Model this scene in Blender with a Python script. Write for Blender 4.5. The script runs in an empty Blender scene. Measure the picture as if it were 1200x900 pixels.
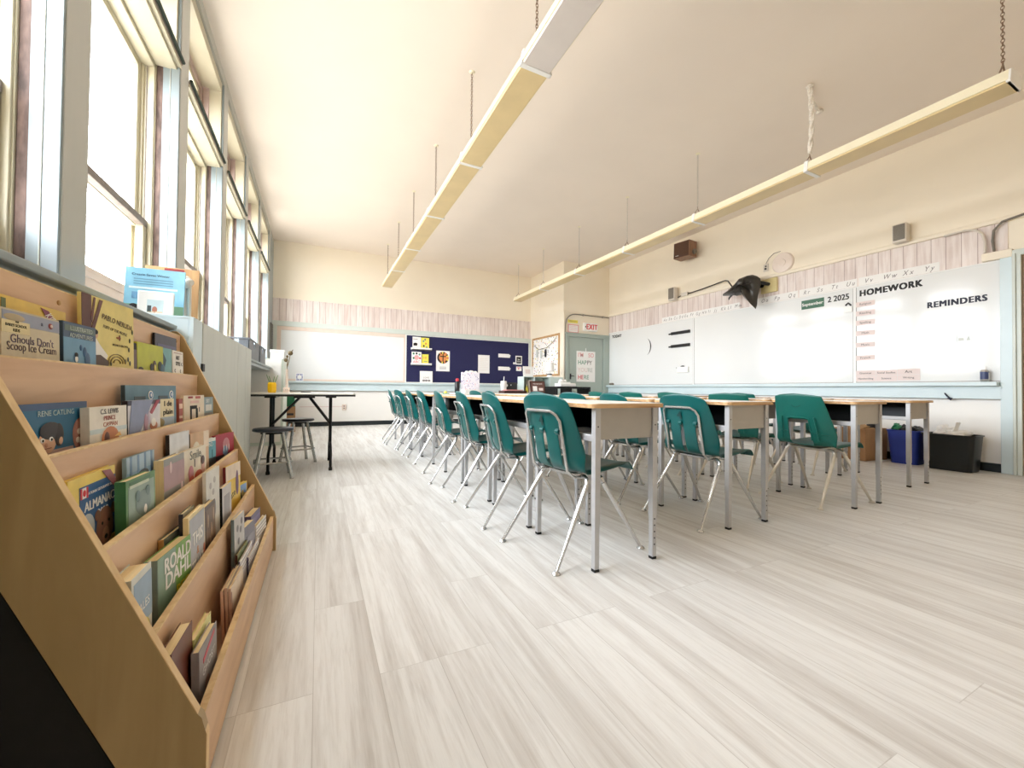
import bpy, math, random
from mathutils import Vector, Matrix, Euler

random.seed(7)
SC = bpy.context.scene
COL = SC.collection
PI = math.pi


def lin(c):
    c = c / 255.0
    return c / 12.92 if c <= 0.04045 else ((c + 0.055) / 1.055) ** 2.4


def rgb(r, g, b):
    return (lin(r), lin(g), lin(b), 1.0)


# ---------------------------------------------------------------- materials
def mat(name, col, rough=0.5, metal=0.0, var=0.06, scale=8.0, spec=None, bump=0.0, stretch=(1, 1, 1)):
    """Principled material whose colour is gently mottled by an object-space noise."""
    m = bpy.data.materials.new(name)
    m.use_nodes = True
    nt = m.node_tree
    b = nt.nodes['Principled BSDF']
    b.inputs['Roughness'].default_value = rough
    b.inputs['Metallic'].default_value = metal
    if spec is not None:
        b.inputs['Specular IOR Level'].default_value = spec
    tc = nt.nodes.new('ShaderNodeTexCoord')
    mp = nt.nodes.new('ShaderNodeMapping')
    mp.inputs['Scale'].default_value = stretch
    nz = nt.nodes.new('ShaderNodeTexNoise')
    nz.inputs['Scale'].default_value = scale
    nz.inputs['Detail'].default_value = 4
    nt.links.new(tc.outputs['Object'], mp.inputs['Vector'])
    nt.links.new(mp.outputs['Vector'], nz.inputs['Vector'])
    cr = nt.nodes.new('ShaderNodeValToRGB')
    cr.color_ramp.elements[0].position = 0.3
    cr.color_ramp.elements[1].position = 0.7
    cr.color_ramp.elements[0].color = tuple(c * (1 - var) for c in col[:3]) + (1,)
    cr.color_ramp.elements[1].color = tuple(min(1, c * (1 + var * 0.5)) for c in col[:3]) + (1,)
    nt.links.new(nz.outputs['Fac'], cr.inputs['Fac'])
    nt.links.new(cr.outputs['Color'], b.inputs['Base Color'])
    if bump > 0:
        bp = nt.nodes.new('ShaderNodeBump')
        bp.inputs['Strength'].default_value = bump
        bp.inputs['Distance'].default_value = 0.002
        nt.links.new(nz.outputs['Fac'], bp.inputs['Height'])
        nt.links.new(bp.outputs['Normal'], b.inputs['Normal'])
    return m


def wood(name, c1, c2, axis='Y', rough=0.45, fine=22.0):
    """Light veneer: noise stretched along one axis, with a darker figure."""
    m = bpy.data.materials.new(name)
    m.use_nodes = True
    nt = m.node_tree
    b = nt.nodes['Principled BSDF']
    b.inputs['Roughness'].default_value = rough
    tc = nt.nodes.new('ShaderNodeTexCoord')
    mp = nt.nodes.new('ShaderNodeMapping')
    s = {'X': (0.12, 1, 1), 'Y': (1, 0.12, 1), 'Z': (1, 1, 0.12)}[axis]
    mp.inputs['Scale'].default_value = s
    nz = nt.nodes.new('ShaderNodeTexNoise')
    nz.inputs['Scale'].default_value = fine
    nz.inputs['Detail'].default_value = 8
    nz.inputs['Distortion'].default_value = 0.8
    cr = nt.nodes.new('ShaderNodeValToRGB')
    cr.color_ramp.elements[0].position = 0.32
    cr.color_ramp.elements[0].color = c2
    cr.color_ramp.elements[1].position = 0.62
    cr.color_ramp.elements[1].color = c1
    nt.links.new(tc.outputs['Object'], mp.inputs['Vector'])
    nt.links.new(mp.outputs['Vector'], nz.inputs['Vector'])
    nt.links.new(nz.outputs['Fac'], cr.inputs['Fac'])
    nt.links.new(cr.outputs['Color'], b.inputs['Base Color'])
    return m


def floor_mat():
    m = bpy.data.materials.new('whitewashed_planks')
    m.use_nodes = True
    nt = m.node_tree
    L = nt.links.new
    b = nt.nodes['Principled BSDF']
    b.inputs['Roughness'].default_value = 0.42
    tc = nt.nodes.new('ShaderNodeTexCoord')
    mp = nt.nodes.new('ShaderNodeMapping')
    mp.inputs['Rotation'].default_value = (0, 0, PI / 2)
    L(tc.outputs['Object'], mp.inputs['Vector'])
    br = nt.nodes.new('ShaderNodeTexBrick')
    br.inputs['Scale'].default_value = 1.0
    br.inputs['Brick Width'].default_value = 1.25
    br.inputs['Row Height'].default_value = 0.178
    br.inputs['Mortar Size'].default_value = 0.0012
    br.inputs['Mortar Smooth'].default_value = 0.4
    br.offset = 0.37
    br.offset_frequency = 3
    br.inputs['Color1'].default_value = (0, 0, 0, 1)
    br.inputs['Color2'].default_value = (1, 1, 1, 1)
    br.inputs['Mortar'].default_value = (0.5, 0.5, 0.5, 1)
    L(mp.outputs['Vector'], br.inputs['Vector'])
    # grain, shifted plank by plank
    sep = nt.nodes.new('ShaderNodeSeparateXYZ')
    L(tc.outputs['Object'], sep.inputs['Vector'])
    sh = nt.nodes.new('ShaderNodeMath'); sh.operation = 'MULTIPLY'; sh.inputs[1].default_value = 9.0
    L(br.outputs['Color'], sh.inputs[0])
    cx = nt.nodes.new('ShaderNodeCombineXYZ')
    mx = nt.nodes.new('ShaderNodeMath'); mx.operation = 'MULTIPLY'; mx.inputs[1].default_value = 15.0
    my = nt.nodes.new('ShaderNodeMath'); my.operation = 'MULTIPLY'; my.inputs[1].default_value = 0.85
    L(sep.outputs['X'], mx.inputs[0]); L(sep.outputs['Y'], my.inputs[0])
    L(mx.outputs[0], cx.inputs['X']); L(my.outputs[0], cx.inputs['Y']); L(sh.outputs[0], cx.inputs['Z'])
    n1 = nt.nodes.new('ShaderNodeTexNoise')
    n1.inputs['Scale'].default_value = 1.0; n1.inputs['Detail'].default_value = 9
    n1.inputs['Roughness'].default_value = 0.62; n1.inputs['Distortion'].default_value = 0.7
    L(cx.outputs[0], n1.inputs['Vector'])
    n2 = nt.nodes.new('ShaderNodeTexNoise')
    n2.inputs['Scale'].default_value = 5.5; n2.inputs['Detail'].default_value = 6
    n2.inputs['Roughness'].default_value = 0.7
    L(cx.outputs[0], n2.inputs['Vector'])
    r1 = nt.nodes.new('ShaderNodeValToRGB')
    r1.color_ramp.elements[0].position = 0.30; r1.color_ramp.elements[0].color = rgb(206, 201, 196)
    r1.color_ramp.elements[1].position = 0.58; r1.color_ramp.elements[1].color = rgb(236, 235, 233)
    L(n1.outputs['Fac'], r1.inputs['Fac'])
    r2 = nt.nodes.new('ShaderNodeValToRGB')
    r2.color_ramp.elements[0].position = 0.33; r2.color_ramp.elements[0].color = (0.80, 0.78, 0.76, 1)
    r2.color_ramp.elements[1].position = 0.52; r2.color_ramp.elements[1].color = (1, 1, 1, 1)
    L(n2.outputs['Fac'], r2.inputs['Fac'])
    mu = nt.nodes.new('ShaderNodeMix'); mu.data_type = 'RGBA'; mu.blend_type = 'MULTIPLY'
    mu.inputs[0].default_value = 0.6
    L(r1.outputs['Color'], mu.inputs[6]); L(r2.outputs['Color'], mu.inputs[7])
    # plank to plank tone
    r3 = nt.nodes.new('ShaderNodeValToRGB')
    r3.color_ramp.elements[0].color = (0.92, 0.915, 0.91, 1); r3.color_ramp.elements[1].color = (1.0, 1.0, 1.0, 1)
    L(br.outputs['Color'], r3.inputs['Fac'])
    mv = nt.nodes.new('ShaderNodeMix'); mv.data_type = 'RGBA'; mv.blend_type = 'MULTIPLY'
    mv.inputs[0].default_value = 1.0
    L(mu.outputs[2], mv.inputs[6]); L(r3.outputs['Color'], mv.inputs[7])
    mw = nt.nodes.new('ShaderNodeMix'); mw.data_type = 'RGBA'
    fm = nt.nodes.new('ShaderNodeMath'); fm.operation = 'MULTIPLY'; fm.inputs[1].default_value = 0.35
    L(br.outputs['Fac'], fm.inputs[0]); L(fm.outputs[0], mw.inputs[0])
    L(mv.outputs[2], mw.inputs[6]); mw.inputs[7].default_value = rgb(140, 130, 120)
    L(mw.outputs[2], b.inputs['Base Color'])
    bp = nt.nodes.new('ShaderNodeBump'); bp.inputs['Strength'].default_value = 0.12
    bp.inputs['Distance'].default_value = 0.002
    L(n2.outputs['Fac'], bp.inputs['Height']); L(bp.outputs['Normal'], b.inputs['Normal'])
    return m


def plank_paper():
    """Pinkish whitewashed board pattern, boards standing upright (varies along local X)."""
    m = bpy.data.materials.new('whitewashed_board_paper')
    m.use_nodes = True
    nt = m.node_tree
    L = nt.links.new
    b = nt.nodes['Principled BSDF']
    b.inputs['Roughness'].default_value = 0.45
    tc = nt.nodes.new('ShaderNodeTexCoord')
    sep = nt.nodes.new('ShaderNodeSeparateXYZ')
    L(tc.outputs['Object'], sep.inputs['Vector'])
    cx = nt.nodes.new('ShaderNodeCombineXYZ')
    L(sep.outputs['Z'], cx.inputs['X']); L(sep.outputs['X'], cx.inputs['Y'])
    br = nt.nodes.new('ShaderNodeTexBrick')
    br.inputs['Scale'].default_value = 1.0
    br.inputs['Brick Width'].default_value = 50.0
    br.inputs['Row Height'].default_value = 0.128
    br.inputs['Mortar Size'].default_value = 0.004
    br.inputs['Mortar Smooth'].default_value = 0.5
    br.inputs['Color1'].default_value = rgb(228, 215, 209); br.inputs['Color2'].default_value = rgb(242, 233, 228)
    br.inputs['Mortar'].default_value = rgb(176, 154, 148)
    L(cx.outputs[0], br.inputs['Vector'])
    mp = nt.nodes.new('ShaderNodeMapping'); mp.inputs['Scale'].default_value = (26, 26, 2.2)
    L(tc.outputs['Object'], mp.inputs['Vector'])
    nz = nt.nodes.new('ShaderNodeTexNoise'); nz.inputs['Scale'].default_value = 1.0
    nz.inputs['Detail'].default_value = 6
    L(mp.outputs['Vector'], nz.inputs['Vector'])
    cr = nt.nodes.new('ShaderNodeValToRGB')
    cr.color_ramp.elements[0].position = 0.35; cr.color_ramp.elements[0].color = (0.80, 0.74, 0.72, 1)
    cr.color_ramp.elements[1].position = 0.6; cr.color_ramp.elements[1].color = (1, 1, 1, 1)
    L(nz.outputs['Fac'], cr.inputs['Fac'])
    mu = nt.nodes.new('ShaderNodeMix'); mu.data_type = 'RGBA'; mu.blend_type = 'MULTIPLY'
    mu.inputs[0].default_value = 0.8
    L(br.outputs['Color'], mu.inputs[6]); L(cr.outputs['Color'], mu.inputs[7])
    L(mu.outputs[2], b.inputs['Base Color'])
    # the paper bulges a little between its seams
    n3 = nt.nodes.new('ShaderNodeTexNoise'); n3.inputs['Scale'].default_value = 7.0
    L(tc.outputs['Object'], n3.inputs['Vector'])
    bp = nt.nodes.new('ShaderNodeBump'); bp.inputs['Strength'].default_value = 0.35
    bp.inputs['Distance'].default_value = 0.03
    L(n3.outputs['Fac'], bp.inputs['Height']); L(bp.outputs['Normal'], b.inputs['Normal'])
    return m


def glass_mat():
    m = bpy.data.materials.new('window_glass')
    m.use_nodes = True
    nt = m.node_tree
    nt.nodes.clear()
    out = nt.nodes.new('ShaderNodeOutputMaterial')
    mix = nt.nodes.new('ShaderNodeMixShader')
    tr = nt.nodes.new('ShaderNodeBsdfTransparent'); tr.inputs['Color'].default_value = (0.985, 0.99, 0.99, 1)
    gl = nt.nodes.new('ShaderNodeBsdfGlossy'); gl.inputs['Roughness'].default_value = 0.02
    mix.inputs['Fac'].default_value = 0.035
    nt.links.new(tr.outputs[0], mix.inputs[1]); nt.links.new(gl.outputs[0], mix.inputs[2])
    nt.links.new(mix.outputs[0], out.inputs['Surface'])
    return m


def speckle_mat(name, base, cols, scale=30, thr=0.2):
    """Paper printed with small scattered dots of several colours."""
    m = bpy.data.materials.new(name)
    m.use_nodes = True
    nt = m.node_tree
    L = nt.links.new
    b = nt.nodes['Principled BSDF']; b.inputs['Roughness'].default_value = 0.6
    tc = nt.nodes.new('ShaderNodeTexCoord')
    mp = nt.nodes.new('ShaderNodeMapping'); mp.inputs['Scale'].default_value = (scale, 0.01, scale)
    L(tc.outputs['Object'], mp.inputs['Vector'])
    vo = nt.nodes.new('ShaderNodeTexVoronoi'); vo.inputs['Scale'].default_value = 1.0
    L(mp.outputs['Vector'], vo.inputs['Vector'])
    lt = nt.nodes.new('ShaderNodeMath'); lt.operation = 'LESS_THAN'; lt.inputs[1].default_value = thr
    L(vo.outputs['Distance'], lt.inputs[0])
    sp = nt.nodes.new('ShaderNodeSeparateColor'); L(vo.outputs['Color'], sp.inputs[0])
    cr = nt.nodes.new('ShaderNodeValToRGB'); cr.color_ramp.interpolation = 'CONSTANT'
    e = cr.color_ramp.elements
    e[0].color = cols[0]; e[0].position = 0
    e[1].color = cols[1]; e[1].position = 1.0 / len(cols)
    for i, c in enumerate(cols[2:]):
        n = e.new((i + 2) / len(cols)); n.color = c
    L(sp.outputs[0], cr.inputs['Fac'])
    mx = nt.nodes.new('ShaderNodeMix'); mx.data_type = 'RGBA'
    L(lt.outputs[0], mx.inputs[0]); mx.inputs[6].default_value = base; L(cr.outputs['Color'], mx.inputs[7])
    L(mx.outputs[2], b.inputs['Base Color'])
    return m


def exit_mat():
    m = mat('exit_sign_face', rgb(250, 244, 238), 0.4)
    return m


M = {}
M['floor'] = floor_mat()
M['ceiling'] = mat('ceiling_paint', rgb(241, 230, 218), 0.7, var=0.02, scale=1.5)
M['wall'] = mat('cream_wall_paint', rgb(243, 233, 214), 0.6, var=0.03, scale=1.2)
M['white_wall'] = mat('white_wall_paint', rgb(240, 238, 234), 0.5, var=0.02, scale=2)
M['paper'] = plank_paper()
M['grey_post'] = mat('grey_green_window_paint', rgb(184, 184, 177), 0.4, var=0.05, scale=6, stretch=(1, 1, .2))
M['blue_paint'] = mat('pale_blue_paint', rgb(146, 158, 163), 0.35, var=0.05, scale=5, stretch=(1, 1, .3))
M['cream_sash'] = mat('cream_sash_paint', rgb(196, 188, 164), 0.35, var=0.04, scale=6)
M['worn_wood'] = mat('worn_brown_wood', rgb(112, 92, 84), 0.8, var=0.6, scale=30, bump=0.8, stretch=(1, 1, .3))
M['pink_wood'] = mat('pinkish_transom_wood', rgb(176, 154, 146), 0.5, var=0.15, scale=8)
M['dark_green'] = mat('dark_green_blind', rgb(46, 62, 50), 0.5, var=0.3, scale=20)
M['mauve_rail'] = mat('weathered_rail', rgb(140, 128, 120), 0.6, var=0.3, scale=25)
M['glass'] = glass_mat()
M['sill'] = mat('grey_green_sill_paint', rgb(158, 168, 170), 0.4, var=0.05, scale=4)
M['sage'] = mat('sage_trim_paint', rgb(206, 213, 206), 0.4, var=0.04, scale=4)
M['rail_blue'] = mat('pale_blue_rail_paint', rgb(208, 223, 227), 0.35, var=0.04, scale=4)
M['door'] = mat('sage_door_paint', rgb(168, 180, 172), 0.4, var=0.03, scale=3)
M['black_base'] = mat('black_baseboard', rgb(24, 34, 38), 0.4, var=0.2)
M['board'] = mat('whiteboard_enamel', rgb(231, 232, 231), 0.10, var=0.01, scale=2)
M['frame_white'] = mat('white_frame', rgb(238, 238, 236), 0.35, var=0.02)
M['pinkish_frame'] = mat('pale_wood_frame', rgb(226, 208, 194), 0.5, var=0.06)
M['navy'] = mat('navy_felt', rgb(36, 36, 78), 0.9, var=0.12, scale=60)
M['black'] = mat('black_plastic', rgb(20, 20, 22), 0.4, var=0.2)
M['black_metal'] = mat('black_metal', rgb(18, 18, 20), 0.35, 0.3, var=0.2)
M['black_bag'] = mat('black_bin_bag', rgb(56, 52, 47), 0.28, var=0.35, scale=9)
M['chrome'] = mat('chrome_tube', rgb(204, 204, 203), 0.27, 0.8, var=0.08, scale=20)
M['chrome_warm'] = mat('nickel_tube', rgb(212, 207, 198), 0.28, 0.75, var=0.08, scale=20)
M['teal'] = mat('teal_plastic', rgb(6, 85, 83), 0.3, var=0.10, scale=7)
M['teal_b'] = mat('green_teal_plastic', rgb(7, 92, 82), 0.36, var=0.10, scale=7)
M['marker'] = mat('marker_ink', rgb(10, 50, 48), 0.6, var=0.1)
M['desk_grey'] = mat('grey_desk_metal', rgb(176, 171, 164), 0.4, 0.1, var=0.05, scale=12)
M['leg_grey'] = mat('silver_grey_leg', rgb(190, 190, 192), 0.35, 0.35, var=0.08, scale=14)
M['desk_top'] = mat('pale_laminate', rgb(240, 236, 230), 0.35, var=0.04, scale=14)
M['desk_edge'] = wood('tan_edge_band', rgb(214, 176, 128), rgb(170, 126, 84), 'X', 0.45, 30)
M['desk_dark'] = mat('dark_desk_interior', rgb(36, 40, 44), 0.5, var=0.2)
M['hole'] = mat('adjustment_hole', rgb(24, 24, 26), 0.6)
M['birch'] = wood('birch_veneer', rgb(226, 188, 150), rgb(206, 164, 126), 'Y', 0.4, 16)
M['birch_side'] = wood('birch_side_panel', rgb(184, 158, 114), rgb(168, 142, 98), 'Z', 0.45, 14)
M['birch_edge'] = wood('birch_edge', rgb(236, 206, 156), rgb(216, 180, 126), 'Z', 0.45, 30)
M['cab_blue'] = mat('light_blue_cabinet', rgb(214, 230, 236), 0.4, var=0.03, scale=3)
M['cab_door'] = mat('whitewashed_cabinet_door', rgb(204, 207, 200), 0.45, var=0.06, scale=4, stretch=(3, 3, .4))
M['cab_green'] = mat('pale_green_cabinet', rgb(214, 224, 214), 0.45, var=0.04)
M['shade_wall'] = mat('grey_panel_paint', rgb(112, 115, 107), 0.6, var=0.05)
M['lens_tan'] = mat('yellowed_light_lens', rgb(226, 203, 152), 0.35, var=0.06, scale=5)
M['lens_white'] = mat('frosted_light_lens', rgb(222, 214, 208), 0.3, var=0.05, scale=4)
M['fix_side'] = mat('fixture_side_cream', rgb(248, 240, 212), 0.35, var=0.03)
M['white'] = mat('white_plastic', rgb(244, 243, 240), 0.4, var=0.02)
M['white_paper'] = mat('white_paper', rgb(243, 241, 238), 0.7, var=0.02)
M['page'] = mat('cream_pages', rgb(238, 216, 168), 0.8, var=0.08, scale=40, stretch=(.2, 12, .2))
M['rope'] = mat('white_rope', rgb(240, 234, 224), 0.8, var=0.2, scale=60)
M['rust'] = mat('dull_chain', rgb(150, 126, 106), 0.5, 0.4, var=0.3, scale=40)
M['beige_plate'] = mat('beige_plate', rgb(222, 206, 150), 0.4, var=0.05)
M['brown'] = mat('dark_brown_grille', rgb(86, 56, 38), 0.7, var=0.2, scale=90)
M['brown_case'] = wood('brown_veneer_case', rgb(150, 112, 88), rgb(120, 88, 66), 'Z', 0.5)
M['grey_grille'] = mat('grey_grille', rgb(128, 122, 112), 0.7, var=0.15, scale=120)
M['speaker_white'] = mat('off_white_case', rgb(216, 208, 196), 0.45, var=0.03)
M['wood_door'] = wood('tan_door_veneer', rgb(150, 118, 80), rgb(120, 92, 60), 'Z', 0.45, 12)
M['cork'] = wood('tan_cork_frame', rgb(200, 160, 110), rgb(176, 134, 88), 'Z', 0.6)
M['speckle'] = speckle_mat('speckled_backing_paper', rgb(248, 244, 240),
                           [rgb(60, 60, 64), rgb(226, 210, 90), rgb(214, 160, 160), rgb(240, 226, 120), rgb(120, 120, 120)], 17, 0.30)
M['confetti'] = speckle_mat('confetti_print', rgb(240, 236, 244),
                            [rgb(120, 90, 170), rgb(220, 120, 140), rgb(80, 80, 140), rgb(150, 130, 200)], 34, 0.27)
M['cardboard'] = mat('brown_cardboard', rgb(176, 136, 98), 0.8, var=0.08)
M['kraft'] = mat('kraft_paper', rgb(186, 150, 110), 0.85, var=0.2, scale=20)
M['blue_bin'] = mat('blue_bin_plastic', rgb(40, 62, 158), 0.4, var=0.08)
M['black_bin'] = mat('black_green_bin_plastic', rgb(8, 13, 12), 0.35, var=0.15)
M['basket'] = mat('grey_basket_plastic', rgb(112, 116, 122), 0.5, var=0.15, scale=40)
M['yellow'] = mat('yellow_glaze', rgb(236, 186, 20), 0.3, var=0.06)
M['green_stem'] = mat('green_stem', rgb(86, 128, 60), 0.6, var=0.25)
M['dry'] = mat('dried_seed_head', rgb(110, 92, 60), 0.8, var=0.4, scale=60)
M['red'] = mat('red_letters', rgb(214, 60, 70), 0.5)
M['pink'] = mat('pink_print', rgb(232, 170, 170), 0.6)
M['lemon'] = mat('lemon_yellow', rgb(240, 226, 90), 0.6)
M['gold_g'] = mat('grey_green_print', rgb(120, 160, 140), 0.6)
M['sep_green'] = mat('green_sign', rgb(70, 112, 90), 0.6, var=0.05)
M['ink'] = mat('black_ink', rgb(18, 16, 18), 0.6, var=0.05)
M['ink_blue'] = mat('blue_black_ink', rgb(40, 42, 60), 0.6, var=0.05)
M['label_pink'] = mat('pink_card', rgb(228, 212, 208), 0.7, var=0.03)
M['grey_ink'] = mat('grey_ink', rgb(130, 122, 122), 0.7)
M['seafoam'] = mat('sea_green_organizer', rgb(206, 221, 217), 0.45, var=0.03)
M['orange'] = mat('orange_print', rgb(220, 140, 80), 0.6)
M['charcoal'] = mat('charcoal', rgb(44, 44, 48), 0.5)
M['rubber'] = mat('black_rubber', rgb(16, 16, 16), 0.7)
M['stool_seat'] = mat('slate_black_seat', rgb(44, 48, 58), 0.3, var=0.1)
M['table_top'] = mat('white_table_laminate', rgb(240, 236, 226), 0.3, var=0.02)
M['tile_brown'] = mat('dark_brown_leather', rgb(70, 40, 34), 0.5, var=0.15)
M['leaf_green'] = mat('leaf_green_bag', rgb(40, 120, 80), 0.4, var=0.1)


def cm(r, g, b, rough=0.4, var=0.12, scale=18):
    k = 'print_%d_%d_%d' % (r, g, b)
    if k not in M:
        M[k] = mat(k, rgb(r, g, b), rough, var=var, scale=scale)
    return M[k]


# ---------------------------------------------------------------- mesh builder
class MB:
    def __init__(s):
        s.v = []; s.f = []; s.m = []; s.mats = []

    def mi(s, m):
        if m is None:
            return 0
        if m not in s.mats:
            s.mats.append(m)
        return s.mats.index(m)

    def add(s, vs, fs, m=None, T=None):
        o = len(s.v); k = s.mi(m)
        for p in vs:
            p = Vector(p)
            s.v.append(T @ p if T else p)
        for f in fs:
            s.f.append([i + o for i in f]); s.m.append(k)

    def box(s, x0, x1, y0, y1, z0, z1, m=None, T=None):
        vs = [(x, y, z) for z in (z0, z1) for y in (y0, y1) for x in (x0, x1)]
        fs = [(0, 2, 3, 1), (4, 5, 7, 6), (0, 1, 5, 4), (2, 6, 7, 3), (0, 4, 6, 2), (1, 3, 7, 5)]
        s.add(vs, fs, m, T); return s

    def prism(s, pts, y0, y1, m=None, T=None, axis='Y'):
        """polygon in the plane square to axis, extruded along it"""
        n = len(pts)
        def P(a, b, t):
            return {'Y': (a, t, b), 'X': (t, a, b), 'Z': (a, b, t)}[axis]
        vs = [P(a, b, y0) for a, b in pts] + [P(a, b, y1) for a, b in pts]
        fs = [list(range(n)), list(range(2 * n - 1, n - 1, -1))]
        for i in range(n):
            j = (i + 1) % n
            fs.append((j, i, i + n, j + n))
        s.add(vs, fs, m, T); return s

    def tube(s, path, r, n=8, m=None, closed=False, T=None, caps=True):
        path = [Vector(p) for p in path]
        N = len(path)
        rs = r if isinstance(r, (list, tuple)) else [r] * N
        vs = []; fs = []
        prev = None
        for i, p in enumerate(path):
            if closed:
                t = (path[(i + 1) % N] - path[i - 1]).normalized()
            else:
                a = path[max(0, i - 1)]; b = path[min(N - 1, i + 1)]
                t = (b - a).normalized()
            if prev is None:
                u = t.orthogonal().normalized()
            else:
                u = (prev - t * prev.dot(t))
                u = u.normalized() if u.length > 1e-6 else t.orthogonal().normalized()
            prev = u
            w = t.cross(u)
            for k in range(n):
                a = 2 * PI * k / n
                vs.append(p + (u * math.cos(a) + w * math.sin(a)) * rs[i])
        R = N if closed else N - 1
        for i in range(R):
            for k in range(n):
                a = i * n + k; b = i * n + (k + 1) % n
                c = ((i + 1) % N) * n + (k + 1) % n; d = ((i + 1) % N) * n + k
                fs.append((a, b, c, d))
        if not closed and caps:
            fs.append(list(range(n))[::-1]); fs.append([(N - 1) * n + k for k in range(n)])
        s.add(vs, fs, m, T); return s

    def cyl(s, p0, p1, r, n=16, m=None, r1=None, T=None):
        return s.tube([p0, p1], [r, r if r1 is None else r1], n, m, T=T)

    def lathe(s, prof, n=24, m=None, c=(0, 0, 0), T=None, flat=0):
        """prof: (radius, z) pairs"""
        vs = []; fs = []
        for r, z in prof:
            for k in range(n):
                a = 2 * PI * (k + flat) / n
                vs.append((c[0] + r * math.cos(a), c[1] + r * math.sin(a), c[2] + z))
        for i in range(len(prof) - 1):
            for k in range(n):
                a = i * n + k; b = i * n + (k + 1) % n
                fs.append((a, b, b + n, a + n))
        fs.append(list(range(n))[::-1]); fs.append([(len(prof) - 1) * n + k for k in range(n)])
        s.add(vs, fs, m, T); return s

    def ell(s, c, rx, ry, rz, m=None, T=None, n=12, k=8):
        vs = []; fs = []
        for i in range(k + 1):
            th = PI * i / k
            for j in range(n):
                a = 2 * PI * j / n
                vs.append((c[0] + rx * math.sin(th) * math.cos(a), c[1] + ry * math.sin(th) * math.sin(a), c[2] - rz * math.cos(th)))
        for i in range(k):
            for j in range(n):
                a = i * n + j; b = i * n + (j + 1) % n
                fs.append((a, b, b + n, a + n))
        s.add(vs, fs, m, T); return s

    def text(s, body, size, x, z, y=0.0, m=None, align='LEFT', offset=0.0, shear=0.0, sp=1.0, sx=1.0, ext=0.0004, rot=0.0, T=None, bold=0.0):
        """lettering in the local XZ plane, read from -Y"""
        c = bpy.data.curves.new('t', 'FONT')
        c.body = body; c.size = size; c.align_x = align; c.align_y = 'CENTER'
        c.offset = offset; c.shear = shear; c.extrude = ext; c.resolution_u = 3; c.space_character = sp
        o = bpy.data.objects.new('t', c); COL.objects.link(o)
        dg = bpy.context.evaluated_depsgraph_get()
        me = bpy.data.meshes.new_from_object(o.evaluated_get(dg))
        k = s.mi(m); off = len(s.v)
        ca, sa = math.cos(rot), math.sin(rot)
        copies = [(0, 0)] if not bold else [(-bold, -bold * .5), (bold, -bold * .5), (-bold, bold * .5), (bold, bold * .5), (0, 0)]
        for n_, (bx, bz) in enumerate(copies):
            off = len(s.v)
            for v in me.vertices:
                a, b_ = v.co.x * sx + bx, v.co.y + bz
                p = Vector((x + a * ca - b_ * sa, y - v.co.z - n_ * .00006, z + a * sa + b_ * ca))
                s.v.append(T @ p if T else p)
            for p in me.polygons:
                s.f.append([i + off for i in p.vertices]); s.m.append(k)
        bpy.data.objects.remove(o); bpy.data.meshes.remove(me); bpy.data.curves.remove(c)
        return s

    def build(s, name, m=None, parent=None, smooth=35, bevel=0, subsurf=0, solid=0, seg=2):
        me = bpy.data.meshes.new(name)
        me.from_pydata([tuple(v) for v in s.v], [], s.f)
        mats = s.mats if s.mats else [m]
        if s.mats and m is not None and m not in mats:
            mats = list(mats)
        for q in mats:
            me.materials.append(q)
        if len(mats) > 1:
            me.polygons.foreach_set('material_index', s.m)
        me.update()
        if smooth:
            me.polygons.foreach_set('use_smooth', [True] * len(me.polygons))
            me.set_sharp_from_angle(angle=math.radians(smooth))
        o = bpy.data.objects.new(name, me)
        COL.objects.link(o)
        if parent:
            o.parent = parent
        if solid:
            q = o.modifiers.new('solid', 'SOLIDIFY'); q.thickness = solid; q.offset = 0
        if bevel:
            q = o.modifiers.new('bevel', 'BEVEL'); q.width = bevel; q.segments = seg; q.limit_method = 'ANGLE'
            q.angle_limit = math.radians(40)
        if subsurf:
            q = o.modifiers.new('sub', 'SUBSURF'); q.levels = subsurf; q.render_levels = subsurf
        return o


def tag(o, label, cat, group=None, kind=None):
    o['label'] = label; o['category'] = cat
    if group: o['group'] = group
    if kind: o['kind'] = kind
    return o


def thing(name, label, cat, loc=(0, 0, 0), rot=0.0, group=None, kind=None):
    o = bpy.data.objects.new(name, None)
    o.empty_display_size = 0.05
    COL.objects.link(o)
    o.location = loc
    o.rotation_euler = rot if isinstance(rot, (tuple, list)) else (0, 0, rot)
    return tag(o, label, cat, group, kind)


def copy_tree(o, parent=None):
    c = o.copy(); COL.objects.link(c)
    if parent: c.parent = parent
    for ch in list(o.children):
        copy_tree(ch, c)
    return c


def struct(o, label, cat):
    return tag(o, label, cat, None, 'structure')


ORD = ['first', 'second', 'third', 'fourth', 'fifth', 'sixth', 'seventh', 'eighth', 'ninth']
XL, XR, YB, YD, XN, ZC, YR = -0.90, 6.72, 9.85, 8.18, 5.33, 4.0, -2.0
RW = -PI / 2      # faces -X (right wall): local x runs along world -Y
LW = PI / 2       # faces +X (left wall)

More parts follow.
